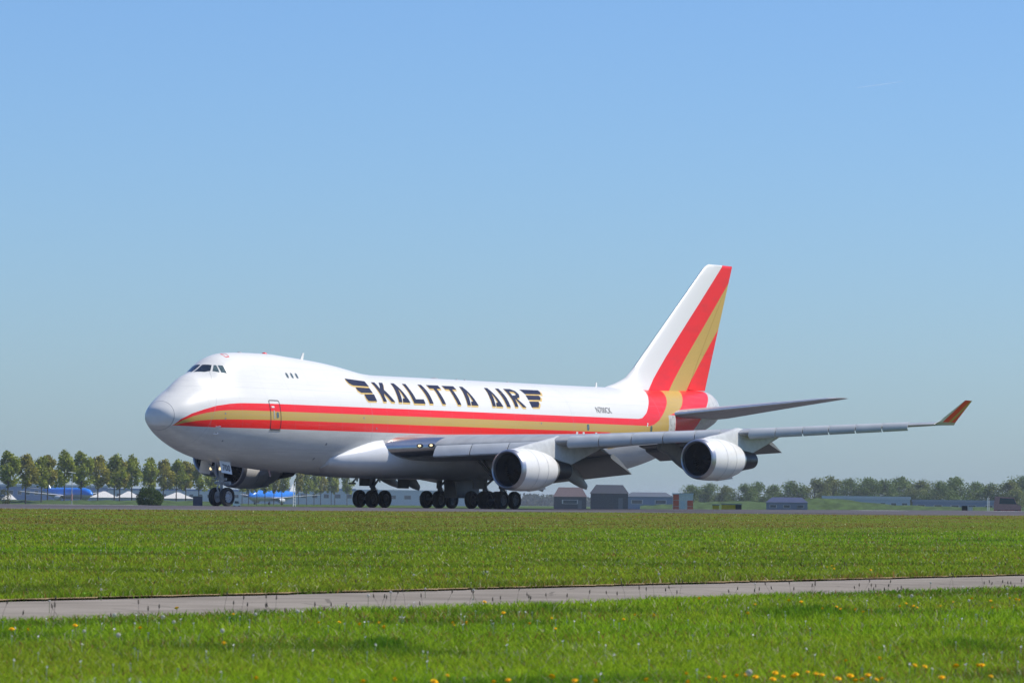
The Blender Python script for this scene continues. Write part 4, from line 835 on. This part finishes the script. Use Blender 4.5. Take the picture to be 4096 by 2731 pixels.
# marker post, mast, lamp
def mast(px, D, topy, label, kind):
    x, y = at(px, D); z = ground_z(x, y); h = zat(px, topy, D)-z; e = empty('lamp_post' if kind == 'lamp' else 'lattice_mast' if kind == 'mast' else 'marker_post', (x, y, z), YAW-1.57); tag(e, label, 'lamp post' if kind == 'lamp' else 'mast' if kind == 'mast' else 'post')
    if kind == 'lamp':
        MB().tube([(0, 0, -.1), (0, 0, h)], [.10, .06], 8).build('pole', mat('lamp_pole', (.55, .52, .50), .5), e); MB().tube([(-.75, 0, h+.12), (0, 0, h), (.75, 0, h-.1)], .07, 6).build('lamp_arm', M_white, e)
        MB().tube([(0, 0, 1.0), (0, 0, 2.3)], .16, 8).build('red_band', mat('pale_red_band', (.62, .30, .25), .6), e)
    elif kind == 'mast':
        mb = MB()
        for a in range(3): mb.tube([(.25*math.cos(a*2.09), .25*math.sin(a*2.09), -.1), (.18*math.cos(a*2.09), .18*math.sin(a*2.09), h)], .05, 6)
        mb.build('leg', M_white, e)
        for k in range(9): MB().tube([(.24, 0, h*k/9+.1), (-.12, .2, h*(k+.5)/9+.1), (-.12, -.2, h*(k+1)/9)], .03, 5).build('brace', M_white, e)
    else:
        MB().box((0, 0, h/2), (.55, .55, h)).build('post_body', M_signb, e, smooth=False); MB().box((.55, 0, h*.45), (.5, .5, h*.9)).build('post_base', M_tent, e, smooth=False)
mast(287, 900, 1890, 'pale lamp post with short arms among the left trees', 'lamp'); mast(1176, 700, 1926, 'thin white lattice mast under the fuselage right of the nose wheel', 'mast'); mast(3858, 450, 2022, 'short dark marker post near the right edge of the runway', 'post'); mast(3952, 900, 1990, 'pale mast left of the red and white truck', 'mast')
# parked vehicles
def vehicle(px0, px1, D, topy, label, bodym, cabm, cat, name, rz0=0):
    a, b = np.array(at(px0, D)), np.array(at(px1, D)); c = (a+b)/2; L = float(np.linalg.norm(b-a)); rz = math.atan2(b[1]-a[1], b[0]-a[0])+rz0; z = ground_z(*c); h = zat((px0+px1)/2, topy, D)-z; e = empty(name, (c[0], c[1], z), rz); tag(e, label, cat)
    w = min(2.4, L*.5); r = min(.5, h*.2); l = L/2
    mb = MB(); mb.prism([(-l, r*.8), (l, r*.8), (l, h*.55), (l*.7, h*.60), (l*.45, h*.95), (-l*.9, h), (-l, h*.6)], -w/2, w/2); mb.build('body', bodym, e, smooth=False)
    MB().prism([(l*.66, h*.62), (l*.45, h*.9), (-l*.55, h*.92), (-l*.6, h*.64)], -w/2-.03, w/2+.03).build('window', mat('far_glass', (.05, .07, .09), .1), e, smooth=False)
    MB().prism([(-l*1.0, r), (l*.98, r), (l*.98, h*.34), (-l*1.0, h*.34)], -w/2-.02, w/2+.02).build('side_panel', cabm, e, smooth=False)
    for x in (-l*.62, l*.62):
        for s in (-1, 1): MB().lathe([(-.12, .001), (-.12, r*.6), (-.12, r), (.12, r), (.12, r*.6), (.12, .001)], (x, s*(w/2-.05), r), 'y', 16).build('wheel', M_tyre, e)
    return e
M_orange = mat('orange_paint', (.62, .09, .03), .5)
vehicle(932, 962, 640, 2000, 'small white car just right of the nose wheel', M_white, M_pale, 'car', 'parked_car')
vehicle(3975, 4085, 640, 1985, 'red and white airport truck at the right edge behind the runway', mat('truck_pale_paint', (.55, .26, .24), .5), mat('truck_red', (.40, .06, .05), .5), 'truck', 'airport_truck')
# orange and white chequered hut
a, b = np.array(at(2690, 800)), np.array(at(2772, 800)); c = (a+b)/2; L = float(np.linalg.norm(b-a)); z = ground_z(*c); h = zat(2730, 1972, 800)-z
e = tag(empty('chequered_hut', (c[0], c[1], z), math.atan2(b[1]-a[1], b[0]-a[0])), 'small orange and white painted equipment hut right of the outer engine', 'hut')
MB().box((0, 1.2, h*.47), (L, 2.4, h*.94)).build('wall', M_tent, e, smooth=False); MB().box((0, 1.2, h*.97), (L+.2, 2.6, h*.06)).build('roof', M_pale, e, smooth=False)
for x0, z0 in ((-.33, .16), (.36, .16), (-.33, .48), (-.33, .8), (.36, .48)): MB().box((L*x0, -.02, h*z0), (L*.28, .08, h*.3)).build('orange_panel', M_orange, e, smooth=False)
MB().box((0, -.03, h*.3), (L*.22, .06, h*.6)).build('door', M_pale, e, smooth=False)
# parked blue airliners far behind the trees
M_sky = mat('bright_blue_paint', (.01, .20, .72), .3, coat=.12); M_grybelly = mat('grey_belly', (.45, .46, .48), .4)
def airliner(px0, px1, D, label, nose_right=True):
    a, b = np.array(at(px0, D)), np.array(at(px1, D)); lat = float(np.linalg.norm(b-a)); c = (a+b)/2; base = math.atan2(b[1]-a[1], b[0]-a[0]); L = 34.; th = math.acos(min(1, lat/L)); z = ground_z(*c)
    e = empty('parked_airliner', (c[0], c[1], z), base-th if nose_right else base+math.pi+th); tag(e, label, 'airplane', 'blue airliners parked behind the trees'); R = 1.9; zc = 3.2
    prof = [(-17, .15, .9), (-14, .7, .75), (-10, 1.45, .35), (-6, 1.9, 0), (12, 1.9, 0), (14.5, 1.6, -.1), (16.2, .95, -.3), (17, .15, -.45)]
    def ring_(x, r, dz, lo, hi): return [(x, r*math.cos(q), zc+dz+r*math.sin(q)) for q in np.linspace(lo, hi, 13)]
    top = MB(); bot = MB(); top.loft([ring_(x, r, dz, -.25, math.pi+.25) for x, r, dz in prof]); bot.loft([ring_(x, r*.995, dz, math.pi+.2, 2*math.pi-.2) for x, r, dz in prof])
    top.build('upper_fuselage', M_sky, e, angle=60); bot.build('lower_fuselage', M_grybelly, e, angle=60)
    for s in (-1, 1):
        MB().loft([[(4, s*1.5, 2.3), (2.5, s*1.5, 2.6), (-2.5, s*1.5, 2.2)], [(-3.2, s*16, 3.7), (-3.6, s*16, 3.8), (-5, s*16, 3.65)]]).build('wing', M_pale, e, smooth=False)
        MB().lathe([(0, .7), (.1, .85), (1.5, .9), (3.2, .6)], (2.2, s*5.2, 1.55), 'x', 16).build('engine', M_pale, e)
        MB().loft([[(-12.5, s*.6, 4.4), (-14, s*.6, 4.55), (-15.5, s*.6, 4.4)], [(-15.8, s*6.5, 5.1), (-16.3, s*6.5, 5.15), (-17, s*6.5, 5.1)]]).build('tailplane', M_pale, e, smooth=False)
        MB().tube([(-1, s*2.6, 2.2), (-1, s*2.6, .5)], .12, 8).build('gear_leg', M_strut, e); MB().lathe([(-.2, .001), (-.2, .5), (.2, .5), (.2, .001)], (-1, s*2.6, .5), 'y', 14).build('wheel', M_tyre, e)
    MB().loft([[(-10.5, -.15, 4.9), (-10.5, .15, 4.9), (-16, .1, 4.9), (-16, -.1, 4.9)], [(-15.5, -.05, 11), (-15.5, .05, 11), (-17.8, .04, 11), (-17.8, -.04, 11)]]).build('fin', M_white, e, smooth=False)
    MB().tube([(13, 0, 1.6), (13, 0, .4)], .1, 8).build('gear_leg', M_strut, e); MB().lathe([(-.15, .001), (-.15, .4), (.15, .4), (.15, .001)], (13, 0, .4), 'y', 14).build('wheel', M_tyre, e)
    return e
airliner(162, 366, 1500, 'parked airliner with bright blue top half behind the left trees'); airliner(996, 1196, 1560, 'parked airliner with bright blue top half seen right of the nose wheel', False)
# far wood along the horizon: one mass
r = np.random.default_rng(5); P = []; 
for px in np.arange(-300, 4400, 9.):
    D = 3600+300*math.sin(px*.004); x, y = at(px, D); m = 90; hh = 7+2.0*math.sin(px*.021)+2*math.sin(px*.057)
    P.append(np.c_[x+r.normal(size=m)*2.2, y+r.normal(size=m)*4, -.9+r.random(m)*hh])
P = np.concatenate(P); me = leaf_mesh('far_wood', P, 1.6, np.array([.05, .07, .035])*(.6+.7*r.random(len(P)))[:, None], 3); o = bpy.data.objects.new('far_wood', me); COL.objects.link(o); tag(o, 'far hazy wood along the horizon behind all buildings', 'trees', kind='stuff')

# ------------------------------------------------------------------ flowers
M_petal = mat('dandelion_yellow', (.95, .58, .012), .7, spec=.1); M_stem = mat('flower_stem', (.10, .15, .04), .6); M_puff = mat('seed_puff', (.60, .58, .52), .9, spec=.05)
Lz = lambda ox, P: [(ox+.5952*a, 1980+.5952*b) for a, b in P]
YEL = Lz(0, [(80, 903), (190, 903), (505, 877), (940, 895), (1188, 760), (1568, 800), (1505, 997), (2142, 857), (2280, 853), (1718, 1232)]) + Lz(1350, [(150, 868), (278, 857), (312, 888), (772, 857), (783, 873), (868, 860), (988, 718), (1115, 792), (1290, 862), (1440, 828), (1465, 898), (1998, 805), (1922, 835), (2122, 808), (738, 1212), (650, 1256), (172, 1254), (380, 1240), (1050, 1256), (1148, 1245), (1440, 1222), (1595, 1250), (1730, 1250), (2075, 1243)]) + Lz(2696, [(172, 695), (545, 735), (495, 795), (772, 708), (855, 717), (990, 483), (1028, 484), (1060, 474), (1075, 494), (1322, 504), (1092, 750), (1120, 765), (1218, 771), (995, 762), (1270, 785), (1518, 748), (1560, 728), (1610, 745), (1635, 755), (1792, 745), (1876, 718), (2000, 695), (2128, 712), (2140, 757), (2257, 692), (2298, 702), (2320, 705), (1152, 1112), (1384, 1098), (1618, 1147), (1685, 1153), (1895, 1152), (2040, 1147), (2070, 1145), (235, 1225), (285, 1238), (338, 1222), (420, 1216), (485, 1212), (548, 1225), (665, 1240), (680, 1197), (735, 1220), (800, 1222), (820, 1206), (898, 1190), (955, 1205), (995, 1210), (1103, 1237), (1185, 1218), (1220, 1250), (1268, 1243), (1303, 1213), (1360, 1240), (1395, 1238), (1800, 1228), (2130, 1220), (85, 1200), (95, 1256)])
PUF = Lz(0, [(1424, 513), (680, 632), (333, 712), (1168, 852), (1095, 817), (1718, 800), (2000, 780), (770, 805), (565, 912), (795, 940), (1495, 910)]) + Lz(1350, [(590, 628), (915, 637), (1005, 515), (512, 535), (207, 675), (358, 652), (2170, 484), (2160, 528), (65, 742), (1045, 353), (953, 287), (1255, 295)]) + Lz(2696, [(137, 447), (657, 471), (2028, 418), (2188, 455), (1597, 676), (1515, 678), (1982, 708), (1725, 588), (545, 595), (1145, 268), (937, 275), (505, 1190), (2237, 625), (1800, 278)])
def head_mesh(kind):
    mb = MB(); R = random.Random(3)
    if kind == 'y':
        mb.lathe([(-.012, .001), (-.008, .008), (0, .012)], (0, 0, 0), 'z', 8)
        for ring_n, rad, up in ((14, .024, .002), (11, .019, .009), (8, .012, .013), (5, .006, .015)):
            for k in range(ring_n):
                a = 2*math.pi*(k+R.random()*.4)/ring_n; w = .0045; c, s = math.cos(a), math.sin(a); mb.add([(c*.002-s*w, s*.002+c*w, up-.002), (c*.002+s*w, s*.002-c*w, up-.002), (c*rad+s*w*.8, s*rad-c*w*.8, up+.002), (c*rad-s*w*.8, s*rad+c*w*.8, up+.002)], [(0, 1, 2, 3)])
    else:
        for k in range(90):
            z = 1-2*(k+.5)/90; a = k*2.39996; rr = math.sqrt(1-z*z); d = Vector((rr*math.cos(a), rr*math.sin(a), z)); q = d.orthogonal().normalized(); w = d.cross(q); p = d*.025
            mb.add([p+q*.005, p+w*.005, p-q*.005, p-w*.005], [(0, 1, 2, 3)]); mb.add([d*.002+q*.0008, d*.002-q*.0008, p], [(0, 1, 2)])
    o = mb.build('head', M_petal if kind == 'y' else M_puff, smooth=False, recalc=False); me = o.data; bpy.data.objects.remove(o); return me
HY, HP = head_mesh('y'), head_mesh('p')
o = MB().tube([(0, 0, -1), (.0, 0, -.5), (0, 0, 0)], [.0026, .0024, .002], 5).build('stem', M_stem); STEM = o.data; bpy.data.objects.remove(o)
def flower(px, py, kind):
    hgt = .085 if kind == 'y' else .13; p = near(px, py, hgt); z = float(gz(p[0], p[1])); D = math.hypot(p[0]-CAM[0], p[1]-CAM[1]); nearp = p[1] < path_bot(p[0])+.3
    name = 'dandelion' if kind == 'y' else 'dandelion_clock'
    e = empty(name, (p[0], p[1], z), rng.uniform(0, 6.28))
    if kind == 'y': tag(e, 'yellow dandelion flower in the grass in front of the path' if nearp else 'yellow dandelion flower in the grass beyond the path', 'flower', 'yellow dandelions in front of the path' if nearp else 'yellow dandelions beyond the path')
    else: tag(e, 'white dandelion seed head in front of the path' if nearp else 'white dandelion seed head beyond the path', 'flower', 'white seed heads in front of the path' if nearp else 'white seed heads beyond the path')
    st = bpy.data.objects.new('stem', STEM); COL.objects.link(st); st.parent = e; st.location = (0, 0, hgt); st.scale = (1, 1, hgt+.01)
    hd = bpy.data.objects.new('flower_head', HY if kind == 'y' else HP); COL.objects.link(hd); hd.parent = e; hd.location = (0, 0, hgt); k = rng.uniform(.6, 1.0)*(1. if kind == 'y' else .75); hd.scale = (k, k, k); hd.rotation_euler = (rng.uniform(-.3, .5), rng.uniform(-.4, .4), 0)
for q in YEL: flower(*q, 'y')
for q in PUF: flower(*q, 'p')
# daisies and plantain heads: countless small ones, one mass each
mb = MB(); R = random.Random(9)
for k in range(300):
    px = R.uniform(-100, 4200); py = R.choice([R.uniform(2330, 2500), R.uniform(2430, 2731), R.uniform(2120, 2330)])+(px-2048)*-.012; p = near(px, py, .09)
    if path_bot(p[0])-.02 < p[1] < path_top(p[0])+.02: continue
    s = R.uniform(.006, .011); z = float(gz(p[0], p[1]))+.09; t0 = R.uniform(0, 6.28)
    mb.add([(p[0]+s*math.cos(t0+a), p[1]+s*math.sin(t0+a), z+.006*math.cos(a*2+t0)+.5*s*math.sin(a+1.)) for a in np.linspace(0, 2*math.pi, 8)[:-1]], [tuple(range(7))]); mb.tube([(p[0], p[1], z-.09), (p[0], p[1], z)], .0015, 3)
tag(mb.build('daisy', mat('daisy_white', (.75, .73, .66), .8, spec=.05), smooth=False, recalc=False), 'tiny white daisies scattered all over the meadow', 'flowers', kind='stuff')
mb = MB()
for k in range(230):
    x = PXM+3*round(R.uniform(-24, 30)/3)+R.gauss(0, .8); y = path_bot(x)-abs(R.gauss(0, .8))-.05 if R.random() < .8 else path_top(x)+abs(R.gauss(0, 1.5))+.1; z = float(gz(x, y)); h = R.uniform(.08, .21)*R.uniform(.7, 1.15); lx, ly = R.uniform(-.06, .06), R.uniform(-.06, .06)
    mb.tube([(x, y, z), (x+lx*.4, y+ly*.4, z+h*.6), (x+lx, y+ly, z+h)], [.0014, .0012, .0012], 4); mb.tube([(x+lx, y+ly, z+h-.005), (x+lx*1.05, y+ly*1.05, z+h+.012), (x+lx*1.1, y+ly*1.1, z+h+.035)], [.004, .0075, .003], 6)
tag(mb.build('plantain', mat('plantain_brown', (.075, .055, .04), .8), smooth=False, recalc=False), 'brown plantain seed heads on thin stalks along the path', 'plants', kind='stuff')
# leafy weeds along the far edge of the path
def weed(px, py, r, label, n=60):
    p = near(px, py, .02); x, y, z = p[0], p[1], float(gz(p[0], p[1])); mb = MB()
    for k in range(n):
        a = R.uniform(0, 6.28); L = r*R.uniform(.5, 1.1); w = L*.13; up = R.uniform(.35, 1.1); ox, oy = R.gauss(0, r*.35), R.gauss(0, r*.3); c, s = math.cos(a), math.sin(a); b = (x+ox, y+oy, z)
        mb.add([b, (b[0]+c*L*.5-s*w, b[1]+s*L*.5+c*w, z+L*up*.6), (b[0]+c*L, b[1]+s*L, z+L*up*.75), (b[0]+c*L*.5+s*w, b[1]+s*L*.5-c*w, z+L*up*.6)], [(0, 1, 2, 3)])
    return tag(mb.build('weed_clump', mat('weed_leaf', (.14, .29, .022), .7, spec=.1, var=.35, scale=12), smooth=False, recalc=False), label, 'plant')
weed(3290, 2308, .10, 'leafy dandelion clump beyond the path below the yellow flowers'); weed(3140, 2318, .11, 'dark leafy weed clump at the far edge of the path on the right'); weed(1660, 2352, .10, 'leafy weed clump at the far edge of the path under the main wheels'); weed(350, 2385, .09, 'leafy weed clump at the far edge of the path on the left')

# faint contrail high above the horizon
D = 30000; p0 = CAM+ray(3430, 352)*D; p1 = CAM+ray(3612, 327)*D*1.02
t = NT('vapour_trail'); t.base((.9, .9, .9)); t.set(1., spec=0); tp = t.n('ShaderNodeBsdfTransparent'); ms = t.n('ShaderNodeMixShader'); ms.inputs[0].default_value = .05; t.link(tp.outputs[0], ms.inputs[1]); t.link(t.b.outputs[0], ms.inputs[2]); t.link(ms.outputs[0], t.out.inputs[0])
tag(MB().tube([tuple(p0), tuple((p0+p1)/2), tuple(p1)], [3, 6, 2], 10).build('contrail', t.m), 'short faint white vapour trail high in the sky on the right', 'contrail')

# haze: one box of even, thin air round the camera and everything on the ground
HAZE = 0.00008
bx = MB().box((500, 3000, 13.), (17500, 12800, 30.)).build('haze', None, smooth=False)
hm = bpy.data.materials.new('haze_air'); hm.use_nodes = True; hm.node_tree.nodes.clear(); ho = hm.node_tree.nodes.new('ShaderNodeOutputMaterial'); hv = hm.node_tree.nodes.new('ShaderNodeVolumePrincipled')
hv.inputs['Color'].default_value = (.80, .88, .97, 1); hv.inputs['Density'].default_value = HAZE; hv.inputs['Anisotropy'].default_value = .1; hm.node_tree.links.new(hv.outputs[0], ho.inputs['Volume'])
bx.data.materials.clear(); bx.data.materials.append(hm); tag(bx, 'thin bluish haze in the air over the airfield', 'haze', kind='stuff')
